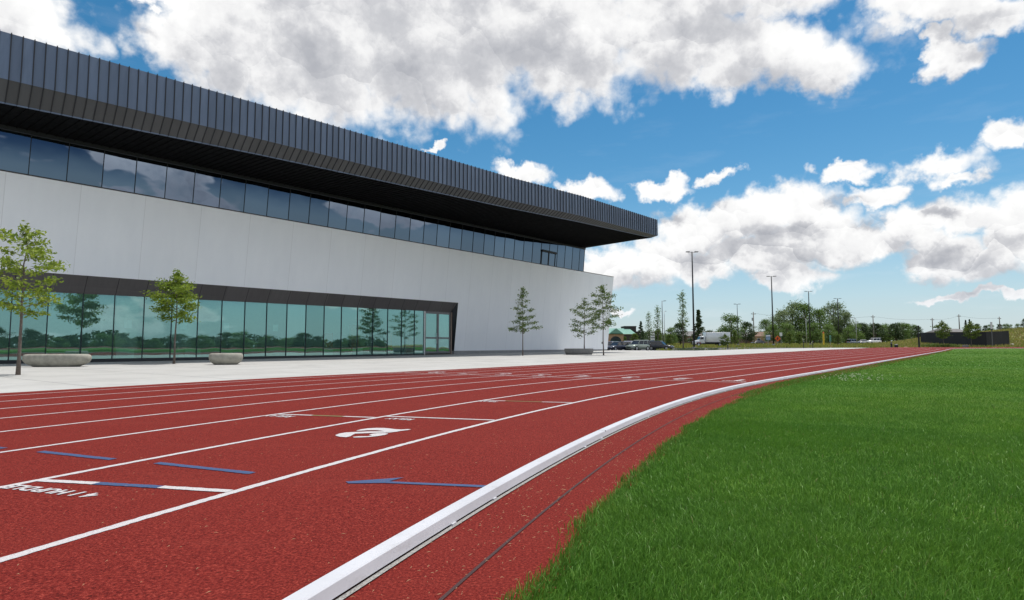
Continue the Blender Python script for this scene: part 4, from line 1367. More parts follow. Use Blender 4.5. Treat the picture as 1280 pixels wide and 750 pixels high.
G1 = 'leafy trees of the grove behind the tall floodlights'
for kind, px, d, ty, w, lab in (
    ('broad_b', 957, 235, 398, 1.0, 'left edge tree of the big grove, low crown beside the wooden utility pole'),
    ('broad_a', 974, 240, 386, 1.0, 'pale grove tree just right of the second tall floodlight'),
    ('broad_a', 991, 245, 375, 1.05, 'highest pale crown of the grove, midway between two tall floodlights'),
    ('broad_b', 1006, 240, 378, .95, 'deep green grove tree right behind the third tall floodlight'),
    ('broad_b', 1024, 238, 385, 1.0, 'grove tree behind the yellow post, filling the dip of the crown line'),
    ('broad_a', 1042, 245, 376, .95, 'tall pale grove tree behind the fourth tall floodlight'),
    ('broad_a', 1056, 240, 388, .9, 'right shoulder tree of the big grove sloping down to the low treeline'),
    ('broad_c', 966, 215, 404, 1.2, 'lower front tree of the grove above the orange diamond sign'),
    ('broad_c', 983, 212, 402, 1.2, 'dark lower tree at the front of the grove right of the white sign'),
    ('broad_c', 1016, 212, 402, 1.2, 'lower front tree of the grove between third floodlight and yellow post'),
    ('broad_c', 1036, 216, 404, 1.1, 'lower front tree of the grove above the small green sign'),
    ('broad_c', 1060, 220, 408, 1.1, 'low tree at the foot of the grove behind the grey street lamp'),
    ): put_tree(kind, px, d, ty, lab, G1, w)
G2 = 'low trees of the far treeline'
for i, (px, ty, kd) in enumerate(((1068, 404, 'broad_c'), (1077, 402.5, 'dark'), (1085, 405, 'broad_c'), (1094, 403, 'dark'), (1102, 405.5, 'broad_c'), (1110, 403.5, 'broad_c'), (1119, 403, 'dark'), (1128, 402, 'broad_c'), (1138, 404, 'broad_c'), (1146, 407, 'dark'))):
    labs = ['treeline tree right next to the grove', 'dark treeline tree above the parked grey car', 'green treeline tree left of the white van', 'dark treeline tree behind the thin utility pole by the white van',
            'green treeline tree right of the white van', 'treeline tree behind the black bollard light', 'dark treeline tree above the litter bin', 'tallest green treeline tree above the tan boulder', 'green treeline tree left of the black lamp column', 'last dark treeline tree, touching the dark fence']
    put_tree(kd, px, 235 + (i % 3) * 8, ty, labs[i], G2, 1.25)
for px, ty, kd, d, w, lab in (
    (801, 400, 'conifer', 150, 1.0, 'dark pointed spruce left of the slim trees, behind the parked cars'),
    (838, 408, 'broad_c', 165, 1.0, 'rounded tree behind the right end of the parked cars'),
    (850, 402, 'dark', 170, 1.1, 'dark tree with ragged top left of the tallest floodlight'),
    (873, 385, 'conifer', 160, 1.25, 'tall spruce right behind the tallest floodlight, left of the white truck'),
    (886, 412, 'dark', 185, 1.3, 'low dark tree behind the white truck body'),
    (913, 391, 'broad_c', 172, 1.15, 'leafy tree rising behind the rear of the white truck'),
    (932, 401, 'dark', 190, 1.2, 'dark tree between the truck tree and the wooden utility pole'),
    (822, 411, 'bright', 140, 1.1, 'light green bushy tree behind the black parked car'),
    (793, 416, 'bright', 140, 1.3, 'light green small tree before the dark brick block'),
    (781, 420, 'bright', 142, .8, 'tiny light green tree at the corner of the green roofed shop'),
    (986, 415, 'bright', 165, 1.2, 'bright pointed small tree right of the white road sign'),
    (998, 416, 'bright', 165, 1.2, 'bright small tree left of the grey street pole before the grove'),
    (1046, 417, 'bright', 160, 1.1, 'bright small tree by the foot of the fourth floodlight'),
    (836, 417, 'bright', 150, 1.2, 'bright small tree right of the black parked car'),
    (918, 412, 'bright', 140, .9, 'bright small tree just behind the tail of the truck'),
    ): put_tree(kd, px, d, ty, lab, 'trees round the car park', w)
for px, ty, d, lab in ((811, 389, 112, 'slim sparse tree left of the small one-armed lamp post'), (822, 381, 116, 'slim pale-trunked tree close to the one-armed lamp post'), (853.5, 362, 108, 'very tall thin sparse tree left of the tallest floodlight')):
    put_tree('poplar', px, d, ty, lab, 'slim trees by the car park')
for px, ty, d, lab in ((1178, 401, 125, 'staked young tree before the left half of the dark fence'), (1213, 402, 126, 'yellow green staked young tree beside the grey utility box'), (906, 417, 92, 'small staked tree in front of the rear of the truck')):
    put_tree('pole_tree', px, d, ty, lab, 'staked young trees')
for px, ty, kd, d, lab in ((1207, 399, 'conifer', 235, 'narrow dark tree on the bank, left one of a close pair'), (1212, 398, 'conifer', 240, 'narrow dark tree on the bank, right one of a close pair'), (1221, 404, 'dark', 245, 'dark round tree on the bank just right of the narrow pair'),
    (1232, 406, 'dark', 250, 'small dark tree on the bank left of the white topped pole'), (1238, 405, 'broad_c', 245, 'tree on the bank behind the white topped pole'), (1249, 404.5, 'dark', 250, 'dark tree on the bank at the foot of the last utility pole'),
    (1257, 404, 'broad_c', 250, 'green tree on the bank right of the last utility pole'), (1262, 405, 'broad_c', 255, 'low green tree on the bank above the fence end'), (1272, 404, 'broad_c', 250, 'low tree on the crest of the bank near the right picture edge'), (1283, 397, 'dark', 245, 'dark tree cut by the right picture edge on the bank')):
    put_tree(kd, px, d, ty, lab, 'trees on the grassy bank')
# the belt of trees across the field that the glass front mirrors
for i in range(76):
    s = -66 + i * 2.75 + random.uniform(-1.2, 1.2); o = -98 - random.uniform(0, 14)
    p = so(s, o)
    if oval_off(p[0], p[1]) < 12 : continue
    put_tree(('dark', 'broad_c', 'dark', 'bright')[i % 4], 0, 0, 0, 'leafy tree across the field, mirrored in the green glass front', 'trees mirrored in the glass', 1.7, xy=(p[0], p[1], terr(p[0], p[1]) - .5), H=random.uniform(3.2, 6.4) if i % 4 != 3 else random.uniform(2.4, 3.6))

# far wood that closes the view behind the single trees
def far_wood():
    n = 26000
    px = rng.uniform(560, 1175, n); d = rng.uniform(285, 330, n)
    X = (px - 640) / F_PX * d
    top = 5.2 + 1.6 * np.sin(X * .11) + 1.2 * np.sin(X * .037 + 1) + .9 * np.sin(X * .31)
    top = np.where(px > 1140, top * .6, top)
    Z = np.array([terr(float(a), float(c)) for a, c in zip(X, d)]) - .8 + top * rng.random(n) ** .8
    v = leaf_quads(np.stack([X, d, Z], 1), .75, .2, .1)
    o = fast_mesh('distant_wood', v.reshape(-1, 3), quad=np.arange(n * 4).reshape(-1, 4), mat=M['leaf_dark'])
    tag(o, 'far dark green wood closing the view behind the grove and houses', 'wood', kind='stuff')
far_wood()
def field_wood():
    n = 16000
    s = rng.uniform(-80, 160, n); o = rng.uniform(-128, -118, n)
    P = np.array([so(a, c) for a, c in zip(s, o)])
    top = 3.6 + .9 * np.sin(s * .13) + .6 * np.sin(s * .41 + 1) + .5 * np.sin(s * .9)
    Z = -.9 + top * rng.random(n) ** .8
    v = leaf_quads(np.stack([P[:, 0], P[:, 1], Z], 1), .55, .2, .1)
    o_ = fast_mesh('hedgerow', v.reshape(-1, 3), quad=np.arange(n * 4).reshape(-1, 4), mat=M['leaf_dark'])
    tag(o_, 'dense hedgerow across the field, mirrored low in the glass front', 'hedgerow', kind='stuff')
field_wood()

# low shrubs before the fence
def meadow_tufts(name, n, mat, label, fn):
    P = []
    while len(P) < n:
        px, d = fn()
        x, y = (px - 640) / F_PX * d, d
        if oval_off(x, y) < 12.5: continue
        s, o = to_so(x, y)
        if s < 116 and 0 < o < 22: continue
        if (33 < x < 76 and 97 < y < 119) or (-31 < x < 76 and 138 < y < 152) or (1 < x < 34 and 87 < y < 117): continue
        P.append((x, y, terr(x, y) + .08))
    C = np.array(P); h = rng.uniform(.18, .55, n); w = rng.uniform(.06, .16, n) * (1 + C[:, 1] / 300)
    th = rng.uniform(0, 6.28, n); lx = rng.normal(0, .14, n); ly = rng.normal(0, .14, n)
    dx, dy = np.cos(th) * w, np.sin(th) * w
    v = np.stack([np.stack([C[:, 0] - dx, C[:, 1] - dy, C[:, 2] - .15], 1), np.stack([C[:, 0] + dx, C[:, 1] + dy, C[:, 2] - .15], 1), np.stack([C[:, 0] + lx, C[:, 1] + ly, C[:, 2] + h], 1)], 1)
    o_ = fast_mesh(name, v.reshape(-1, 3), tri=np.arange(n * 3).reshape(-1, 3), mat=mat)
    tag(o_, label, 'grass', kind='stuff')
def rnd_far():
    d = math.exp(random.uniform(math.log(84), math.log(260))); return random.uniform(820, 1300), d
def rnd_bank():
    d = math.exp(random.uniform(math.log(100), math.log(260))); return random.uniform(1095, 1330), d
meadow_tufts('meadow_grass', 26000, M['tuft_green'], 'long yellow green meadow grass beyond the track and on the bank', rnd_far)
meadow_tufts('straw_grass', 15000, M['tuft_straw'], 'straw coloured dry meadow grass on the bank and roadside', lambda: rnd_bank() if random.random() < .5 else rnd_far())

def shrub(name, w, h, n, ls, mat, seed):
    r = np.random.default_rng(seed)
    C = r.normal(0, 1, (n, 3)); C /= np.linalg.norm(C, axis=1)[:, None]; C *= r.random((n, 1)) ** .4
    C = C * np.array([w / 2, w / 2.4, h * .55]) + np.array([0, 0, h * .45])
    C[:, 2] = np.abs(C[:, 2])
    v = leaf_quads(C, ls, .2, .0)
    return fast_mesh(name, v.reshape(-1, 3), quad=np.arange(len(v) * 4).reshape(-1, 4), mat=mat)
sh0 = None
for i, px in enumerate((1154, 1160.5, 1167, 1173.5, 1181, 1188, 1194.5)):
    if sh0 is None: sh0 = shrub('shrub', 1.7, 1.0, 700, .09, M['leaf_bright'], 31); o = sh0
    else: o = sh0.copy(); COL.objects.link(o)
    o.location = on_ground(px, 124); o.rotation_euler = (0, 0, i * 1.3); o.scale = (1, 1, .75 + .1 * (i % 3))
    tag(o, 'low bright shrub in the row planted before the dark fence', 'shrub', 'shrubs before the dark fence')

# ------------------------------------------------------------------ lamps, poles, posts
def floodlight(px, d, top_y, label, group, heads=2, rad=.11, arm=.95, name='floodlight', mat='black_metal', base=True):
    loc = on_ground(px, d); root = empty(name, loc, 0, label, 'light pole', group)
    H = CAM_H + (431.8 - top_y) * d / F_PX - loc[2]
    mb = MB(); mb.tube([(0, 0, 0), (0, 0, H * .5), (0, 0, H)], [rad, rad * .85, rad * .6], 10); mb.build('pole', M[mat], root, smooth=True)
    if base:
        mb = MB(); mb.lathe([(.34, -.4), (.34, .62), (.31, .66)], 16); mb.build('footing', M['kerb_concrete'], root)
    sides = (-1, 1) if heads == 2 else (1,)
    for s in sides:
        mb = MB(); mb.tube([(0, 0, H - .12), (s * arm * .45, 0, H - .03)], [.035, .03], 6); mb.build('arm', M[mat], root)
        mb = MB(); mb.hexa([(s * arm * .42, -.20, H - .08), (s * arm, -.24, H - .05), (s * arm, .24, H - .05), (s * arm * .42, .20, H - .08),
                            (s * arm * .42, -.16, H + .04), (s * arm, -.20, H + .03), (s * arm, .20, H + .03), (s * arm * .42, .16, H + .04)])
        fix_normals(mb.build('lamp_head', M[mat], root))
    return root
GF = 'tall black double-headed floodlights'
floodlight(867, 95, 314, 'tallest black floodlight with two flat heads, left of the white truck', GF, 2, .15)
floodlight(966, 130, 345, 'second tall black floodlight, beside the orange diamond sign', GF, 2, .16, 1.0)
floodlight(1012, 160, 364, 'third tall black floodlight, left of the yellow post', GF, 2, .16, 1.0)
floodlight(1048, 180, 373, 'fourth tall black floodlight at the right shoulder of the grove', GF, 2, .16, 1.1)
floodlight(922, 150, 380, 'slim black light pole right of the white truck', None, 2, .10, .8, 'light_pole')
floodlight(828, 120, 376, 'slim dark lamp post with one arm behind the parked cars', None, 1, .10, .8, 'light_pole', 'grey_metal')
floodlight(830.5, 135, 389, 'short pale grey pole right beside the one-armed lamp post', None, 1, .08, .5, 'light_pole', 'galv', False)

def street_lamp(px, d, top_y, label):
    loc = on_ground(px, d); root = empty('street_lamp', loc, 0, label, 'street lamp', None)
    H = CAM_H + (431.8 - top_y) * d / F_PX - loc[2]
    mb = MB(); mb.tube([(0, 0, 0), (0, 0, H)], [.12, .07], 8); mb.build('pole', M['galv'], root, smooth=True)
    mb = MB(); mb.tube([(0, 0, H - .1), (-.7, 0, H + .22), (-1.5, 0, H + .25)], [.045, .04, .03], 6); mb.build('arm', M['galv'], root)
    mb = MB(); mb.hexa([(-2.0, -.12, H + .18), (-1.4, -.14, H + .18), (-1.4, .14, H + .18), (-2.0, .12, H + .18), (-1.95, -.08, H + .33), (-1.4, -.1, H + .35), (-1.4, .1, H + .35), (-1.95, .08, H + .33)])
    fix_normals(mb.build('lamp_head', M['galv'], root))
street_lamp(1070, 190, 398, 'pale grey street lamp with a curved arm at the right end of the grove')
street_lamp(1007.5, 190, 398, 'pale grey street lamp before the grove, just left of the third floodlight')

def utility_pole(px, d, top_y, label, trans=False):
    loc = on_ground(px, d); root = empty('utility_pole', loc, .4, label, 'utility pole', 'wooden utility poles')
    H = CAM_H + (431.8 - top_y) * d / F_PX - loc[2]
    mb = MB(); mb.tube([(0, 0, -.3), (0, 0, H)], [.21, .13], 8); mb.build('pole', M['pole_wood'], root, smooth=True)
    mb = MB(); mb.box(-1.0, 1.0, -.06, .06, H - .75, H - .6); mb.build('crossarm', M['pole_wood'], root)
    for x in (-.85, .0, .85):
        mb = MB(); mb.lathe([(.05, H - .598), (.07, H - .5), (.04, H - .42)], 8, x, 0); mb.build('insulator', M['galv'], root)
    if trans:
        mb = MB(); mb.lathe([(.25, H - 2.9), (.28, H - 2.8), (.28, H - 2.0), (.22, H - 1.9)], 12, -.42, 0); mb.build('transformer', M['galv'], root)
utility_pole(942, 200, 390, 'leaning grey utility pole with a transformer, left of the grove', True)
utility_pole(1091.5, 215, 394, 'utility pole rising behind the low treeline by the white van')
utility_pole(1165.5, 215, 397.5, 'utility pole standing behind the left part of the dark fence')
utility_pole(1199, 215, 393, 'tallest utility pole behind the fence, left of the narrow tree pair')
utility_pole(1249.5, 225, 396, 'utility pole on the bank, furthest right of all')

def wire(name, pts, label):
    mb = MB(); mb.tube(pts, .022, 4); o = mb.build(name, M['black_metal']); tag(o, label, 'power line', 'power lines')
def pole_top(px, d, ty): x, y, z = on_ground(px, d); return Vector((x, y, CAM_H + (431.8 - ty) * d / F_PX - .45))
tops = [pole_top(942, 200, 390), pole_top(1091.5, 215, 394), pole_top(1165.5, 215, 397.5), pole_top(1199, 215, 393), pole_top(1249.5, 225, 396)]
wl = ['long thin power line between the transformer pole and the treeline pole', 'power line between the treeline pole and the pole behind the fence', 'power line between the two poles behind the dark fence', 'power line running to the furthest right pole']
for i in range(4):
    a, c = tops[i], tops[i+1]
    wire('power_line', [a.lerp(c, t / 8) - Vector((0, 0, 4 * (t / 8) * (1 - t / 8) * (1.2 if i == 0 else .6))) for t in range(9)], wl[i])

def bollard(px, d, label):
    loc = on_ground(px, d) ; x, y = loc[0], loc[1]
    s, o = to_so(x, y); z = max(loc[2], plaza_z(s) if o < 20.5 else loc[2])
    root = empty('bollard', (x, y, z), 0, label, 'bollard', 'slim black posts along the paving')
    mb = MB(); mb.lathe([(.055, 0), (.055, 1.02), (.05, 1.04)], 12); mb.build('post', M['black_metal'], root, smooth=False)
    mb = MB(); mb.lathe([(.062, 1.041), (.062, 1.10), (.03, 1.13)], 12); mb.build('cap', M['grey_metal'], root)
for px, d, lab in ((812, 72, 'slim black post at the plaza edge before the black parked car'), (909, 76, 'slim black post at the plaza edge below the tail of the truck'), (1003.5, 95, 'left one of two slim black posts before the grove'), (1015, 97, 'right one of two slim black posts before the grove')):
    bollard(px, d, lab)

lp = empty('lamp_column', on_ground(1147.5, 121), 0, 'thick black lamp column standing at the left end of the dark fence', 'light pole')
mb = MB(); mb.tube([(0, 0, 0), (0, 0, .25), (0, 0, .26), (0, 0, 3.0)], [.24, .24, .17, .16], 12); mb.build('column', M['black_metal'], lp)
mb = MB(); mb.tube([(0, 0, 3.0), (0, 0, 4.4)], [.07, .06], 8); mb.build('pole', M['black_metal'], lp)
mb = MB(); mb.lathe([(.10, 4.401), (.2, 4.5), (.2, 4.62), (.06, 4.7)], 12); mb.build('lamp_head', M['black_metal'], lp)
lb = empty('bollard_light', on_ground(1113, 117), 0, 'stout black bollard light at the far corner of the paving', 'bollard')
mb = MB(); mb.lathe([(.16, 0), (.16, 1.2)], 14); mb.build('post', M['black_metal'], lb)
mb = MB(); mb.lathe([(.13, 1.201), (.13, 1.33)], 14); mb.build('lens', M['galv'], lb)
mb = MB(); mb.lathe([(.17, 1.331), (.17, 1.42), (.08, 1.45)], 14); mb.build('cap', M['black_metal'], lb)
bn = empty('litter_bin', on_ground(1119, 118), 0, 'black round litter bin beside the bollard light', 'bin')
mb = MB(); mb.lathe([(.26, 0), (.31, .05), (.33, .85)], 16); mb.build('body', M['black_metal'], bn)
mb = MB(); mb.lathe([(.35, .851), (.33, .95), (.16, 1.02)], 16); mb.build('lid', M['grey_metal'], bn)
def boulder(px, d, r, label, seed):
    rr_ = random.Random(seed)
    bm = bmesh.new(); bmesh.ops.create_icosphere(bm, subdivisions=3, radius=r)
    for v_ in bm.verts:
        v_.co *= 1 + .18 * math.sin(v_.co.x / r * 3 + seed) * math.cos(v_.co.y / r * 2.3 + seed) + rr_.uniform(-.03, .03); v_.co.z *= .6
    me = bpy.data.meshes.new('boulder'); bm.to_mesh(me); bm.free(); me.materials.append(M['brick_tan'] if seed == 1 else M['bench'])
    o = bpy.data.objects.new('boulder', me); COL.objects.link(o); x, y, z = on_ground(px, d); o.location = (x, y, z + r * .3)
    tag(o, label, 'boulder', 'boulders')
boulder(1130, 119, .55, 'tan boulder left of the thick black lamp column', 1)
boulder(1122.5, 118, .35, 'small pale boulder at the foot of the litter bin', 2)
boulder(1263, 133, .45, 'grey boulder at the right end of the dark fence', 3)
ub = empty('utility_box', on_ground(1205, 124), .3, 'low grey utility cabinet standing before the dark fence', 'cabinet')
mb = MB(); mb.box(-.52, .52, -.35, .35, 0, .12); mb.build('footing', M['kerb_concrete'], ub)
mb = MB(); mb.box(-.48, .48, -.3, .3, .121, .72); mb.build('cabinet', simple('cabinet_paint', (.26, .23, .225), .6), ub, bevel=.02)
mb = MB(); mb.box(-.46, -.01, -.312, -.302, .16, .69); mb.build('door', M['grey_metal'], ub)
mb = MB(); mb.box(.01, .46, -.312, -.302, .16, .69); mb.build('door', M['grey_metal'], ub)
mp = empty('marker_pole', on_ground(1239, 126), 0, 'pole with a white top half before the dark fence', 'pole')
H_ = CAM_H + (431.8 - 402.5) * 126 / F_PX - mp.location.z
mb = MB(); mb.tube([(0, 0, 0), (0, 0, H_ - 1.45)], .07, 10); mb.build('pole', M['grey_metal'], mp)
mb = MB(); mb.box(-.20, .20, -.05, .05, H_ - 1.449, H_); mb.build('panel', M['white_sign'], mp)
mb = MB(); mb.box(-.16, .16, -.09, -.051, H_ - 1.75, H_ - 1.46); mb.build('box', M['black_metal'], mp)

# ------------------------------------------------------------------ dark windscreen fence
fpts = [(1150, 146, 415.8), (1180, 137, 415.6), (1213, 129, 415.3), (1232, 128, 414.7), (1260.5, 132, 413.6)]
fn = empty('screen_fence', on_ground(1205, 130), 0, 'long dark navy mesh screen fence below the grassy bank', 'fence')
mb = MB()
PW = []
for (px, d, ty) in fpts:
    x, y, z = on_ground(px, d); PW.append((Vector((x, y, z - .15)), Vector((x, y, CAM_H + (431.8 - ty) * d / F_PX))))
off0 = fn.location
segs = []
for (a0, a1), (c0, c1) in zip(PW, PW[1:]):
    L = (c0 - a0).length; n_ = max(2, int(L / 1.2))
    for i in range(n_):
        t0, t1 = i / n_, (i + 1) / n_
        segs.append((a0.lerp(c0, t0), a1.lerp(c1, t0), a0.lerp(c0, t1), a1.lerp(c1, t1)))
th = Vector((-U[0], -U[1], 0)) * .03
vs, fs = [], []
for i, (p0, p1, q0, q1) in enumerate(segs):
    if i == 0: cols = [(p0, p1)]
    else: cols = []
    cols.append((q0, q1))
    for (b0, b1) in cols:
        w_ = Vector((0, 0, 0)) if len(vs) == 0 else th * random.uniform(-1, 1)
        vs += [b0 + w_ - off0, b1 + w_ - off0 + Vector((0, 0, random.uniform(-.02, .01)))]
for i in range(len(vs) // 2 - 1):
    fs.append((2*i, 2*i+2, 2*i+3, 2*i+1))
scr = obj_from('screen', vs, fs, M['screen'], fn)
sm = scr.modifiers.new('thick', 'SOLIDIFY'); sm.thickness = .015
for i, (p0, p1, q0, q1) in enumerate(segs):
    if i % 2 == 0:
        mb = MB(); e = Vector((U[0], U[1], 0)) * .06
        mb.tube([p0 + e - off0, p1 + e - off0 + Vector((0, 0, .06))], .035, 8); mb.build('post', M['black_metal'], fn)

# ------------------------------------------------------------------ hedged planters at the plaza edge
for i, (x0, x1, lab) in enumerate(((843, 865, 'widest low stone planter with clipped hedge at the plaza edge, leftmost of three'), (867.5, 880, 'middle low planter with clipped hedge, under the tallest floodlight'), (884, 897.5, 'right low planter with clipped hedge before the truck'))):
    d = 77; a = on_ground(x0, d); c = on_ground(x1, d); L = c[0] - a[0]
    r0 = empty('hedge_planter', ((a[0] + c[0]) / 2, d, a[2]), 0, lab, 'planter', 'hedge planters at the plaza edge')
    mb = MB(); mb.box(-L/2, L/2, -.5, .5, 0, .30); mb.build('trough', M['wall_base'], r0, bevel=.03)
    n_ = int(420 * L); q = rng.uniform(-1, 1, (n_, 3)) * np.array([L/2 - .06, .46, .13]) + np.array([0, 0, .42])
    v = leaf_quads(q, .055); fast_mesh('hedge', v.reshape(-1, 3), quad=np.arange(len(v) * 4).reshape(-1, 4), mat=M['leaf_dark'], parent=r0)
# ------------------------------------------------------------------ car park and vehicles
def ground_patch(name, x0, x1, y0, y1, mat, label, cat, dz=.03, st=3.0):
    nx_, ny_ = int((x1 - x0) / st) + 1, int((y1 - y0) / st) + 1
    v = [(x0 + (x1 - x0) * i / nx_, y0 + (y1 - y0) * j / ny_, 0) for j in range(ny_ + 1) for i in range(nx_ + 1)]
    v = [(x, y, terr(x, y) + dz) for x, y, _ in v]
    f = [(j*(nx_+1)+i, j*(nx_+1)+i+1, (j+1)*(nx_+1)+i+1, (j+1)*(nx_+1)+i) for j in range(ny_) for i in range(nx_)]
    o = obj_from(name, v, f, mat); tag(o, label, cat, kind='structure'); return o
ground_patch('car_park', 2, 33, 88, 116, M['asphalt'], 'grey asphalt car park beyond the paving', 'car park', .06)
ground_patch('road', 33.5, 75, 98, 118, M['asphalt'], 'grey asphalt access road beyond the paving', 'road', .06)
ground_patch('road', -30, 75, 139, 151, M['asphalt'], 'asphalt road on which the white truck stands', 'road', .06)

def wheel(parent, x, y, r, w):
    mb = MB(); prof_ = [(r * .62, -w/2), (r * .96, -w/2), (r, -w * .35), (r, w * .35), (r * .96, w/2), (r * .62, w/2)]
    vs, fs = [], []; n = 18
    for (q, t) in prof_:
        for k in range(n):
            a = 2 * math.pi * k / n; vs.append((x + q * math.cos(a), y + t, r + q * math.sin(a)))
    m_ = len(prof_)
    for i in range(m_ - 1):
        for k in range(n):
            k2 = (k + 1) % n; fs.append((i*n+k, i*n+k2, (i+1)*n+k2, (i+1)*n+k))
    mb.add(vs, fs); t_ = mb.build('wheel', M['tyre'], parent)
    mb = MB(); sgn = 1 if y > 0 else -1
    mb.tube([(x, y - sgn * w * .2, r), (x, y + sgn * w * .42, r)], [r * .615, r * .56], 14); mb.build('rim', M['silver'], t_)

def car(px, d, rz, L, Wd, H, kind, col, label):
    loc = on_ground(px, d)
    root = empty('parked_car', (loc[0], loc[1], loc[2] + .06), rz, label, 'car', 'cars in the car park')
    cp = car_paint('car_paint', col)
    h = Wd / 2; belt = H * .60; wr = .33 if H < 1.55 else .37
    # body sections along the length: x, half width, bottom, top
    nose = .74 * belt if kind != 'suv' else .82 * belt
    sec = [(-L/2, h * .80, .42, belt * .80), (-L/2 + .12, h * .93, .28, belt * .96), (-L * .33, h, .22, belt), (0, h, .20, belt), (L * .20, h, .20, belt * .98), (L * .36, h * .97, .22, (belt + nose) / 2), (L/2 - .12, h * .90, .27, nose), (L/2, h * .74, .38, nose * .80)]
    vs, fs = [], []
    for (x, w, z0, z1) in sec:
        vs += [(x, -w * .92, z0), (x, -w, z0 + (z1 - z0) * .35), (x, -w * .985, z0 + (z1 - z0) * .75), (x, -w * .86, z1), (x, w * .86, z1), (x, w * .985, z0 + (z1 - z0) * .75), (x, w, z0 + (z1 - z0) * .35), (x, w * .92, z0)]
    n = 8
    for i in range(len(sec) - 1):
        for k in range(n):
            k2 = (k + 1) % n; fs.append((i*n+k, i*n+k2, (i+1)*n+k2, (i+1)*n+k))
    fs.append(tuple(range(n))); fs.append(tuple(reversed(range((len(sec)-1)*n, len(sec)*n))))
    body = fix_normals(obj_from('body', vs, fs, cp, root)); body.data.polygons.foreach_set('use_smooth', [True] * len(body.data.polygons))
    # cabin: glass house and roof
    if kind == 'suv': r0, r1, b0_, b1_ = -L * .46, L * .06, -L * .485, L * .20
    elif kind == 'hatch': r0, r1, b0_, b1_ = -L * .36, L * .06, -L * .46, L * .22
    else: r0, r1, b0_, b1_ = -L * .22, L * .05, -L * .40, L * .22
    wr_ = h * .72; wb = h * .87
    mb = MB()
    mb.hexa([(b0_, -wb, belt - .02), (b1_, -wb, belt - .03), (b1_, wb, belt - .03), (b0_, wb, belt - .02), (r0, -wr_, H - .06), (r1, -wr_, H - .06), (r1, wr_, H - .06), (r0, wr_, H - .06)])
    fix_normals(mb.build('window', M['carglass'], root))
    mb = MB()
    mb.hexa([(r0 - .06, -wr_ - .03, H - .075), (r1 + .08, -wr_ - .03, H - .075), (r1 + .08, wr_ + .03, H - .075), (r0 - .06, wr_ + .03, H - .075), (r0 + .1, -wr_ * .85, H), (r1 - .1, -wr_ * .85, H), (r1 - .1, wr_ * .85, H), (r0 + .1, wr_ * .85, H)])
    fix_normals(mb.build('roof', cp, root))
    for t in (.0, .42, .80):          # pillars
        for s in (-1, 1):
            xb = b1_ + (b0_ - b1_) * t; xr = r1 + (r0 - r1) * t
            mb = MB(); w0 = .05 if t else .04
            mb.hexa([(xb - w0, s * (wb + .005), belt - .03), (xb + w0, s * (wb + .005), belt - .03), (xb + w0, s * (wb - .03), belt - .03), (xb - w0, s * (wb - .03), belt - .03),
                     (xr - w0, s * (wr_ + .012), H - .07), (xr + w0, s * (wr_ + .012), H - .07), (xr + w0, s * (wr_ - .03), H - .07), (xr - w0, s * (wr_ - .03), H - .07)])
            fix_normals(mb.build('pillar', cp, root))
    for x in (-L * .30, L * .31):
        for s in (-1, 1): wheel(root, x, s * (h - .09), wr, .22)
    for s in (-1, 1):
        mb = MB(); mb.box(L/2 - .20, L/2 - .03, s * h * .66 - .16, s * h * .66 + .16, nose * .70, nose * .88); mb.build('headlight', M['lamp_clear'], root)
        mb = MB(); mb.box(-L/2 - .01, -L/2 + .12, s * h * .70 - .13, s * h * .70 + .13, belt * .68, belt * .90); mb.build('taillight', M['lamp_red'], root)
        mb = MB(); mb.box(L * .17, L * .17 + .12, s * (h + .02) - .09, s * (h + .02) + .09, belt, belt + .14); mb.build('mirror', cp, root)
    mb = MB(); mb.box(L/2 - .04, L/2 + .012, -h * .4, h * .4, .45, nose * .70); mb.build('grille', M['black_metal'], root)
    return root
car(771.5, 97, R_(214), 4.1, 1.8, 1.46, 'hatch', (.012, .018, .04), 'dark navy hatchback parked beside the white wall corner')
car(760.5, 99, R_(250), 4.5, 1.8, 1.5, 'sedan', (.12, .10, .14), 'purple grey car half hidden by the white wall corner')
car(784.5, 104, R_(245), 4.4, 1.8, 1.6, 'hatch', (.42, .42, .48), 'pale lavender grey car between the navy hatchback and the green wagon')
car(797, 97, R_(217), 4.2, 1.85, 1.70, 'suv', (.20, .24, .20), 'light grey green estate car in the middle of the row')
car(811, 112, R_(240), 4.3, 1.75, 1.45, 'sedan', (.03, .032, .04), 'small dark car mostly behind the green wagon')
car(825, 101, R_(-32), 4.2, 1.85, 1.60, 'suv', (.012, .014, .02), 'black car at the right end of the row')
car(1066.5, 205, R_(10), 4.6, 1.85, 1.75, 'suv', (.20, .23, .27), 'far grey blue car parked before the low treeline')
car(1091, 208, R_(190), 5.0, 1.95, 2.0, 'suv', (.75, .75, .75), 'far white van parked before the low treeline')
car(1079, 212, R_(12), 4.5, 1.8, 1.5, 'sedan', (.62, .62, .62), 'far pale car between the grey blue car and the white van')
car(947, 205, R_(185), 4.5, 1.8, 1.45, 'sedan', (.03, .03, .034), 'far dark car in front of the brown houses')

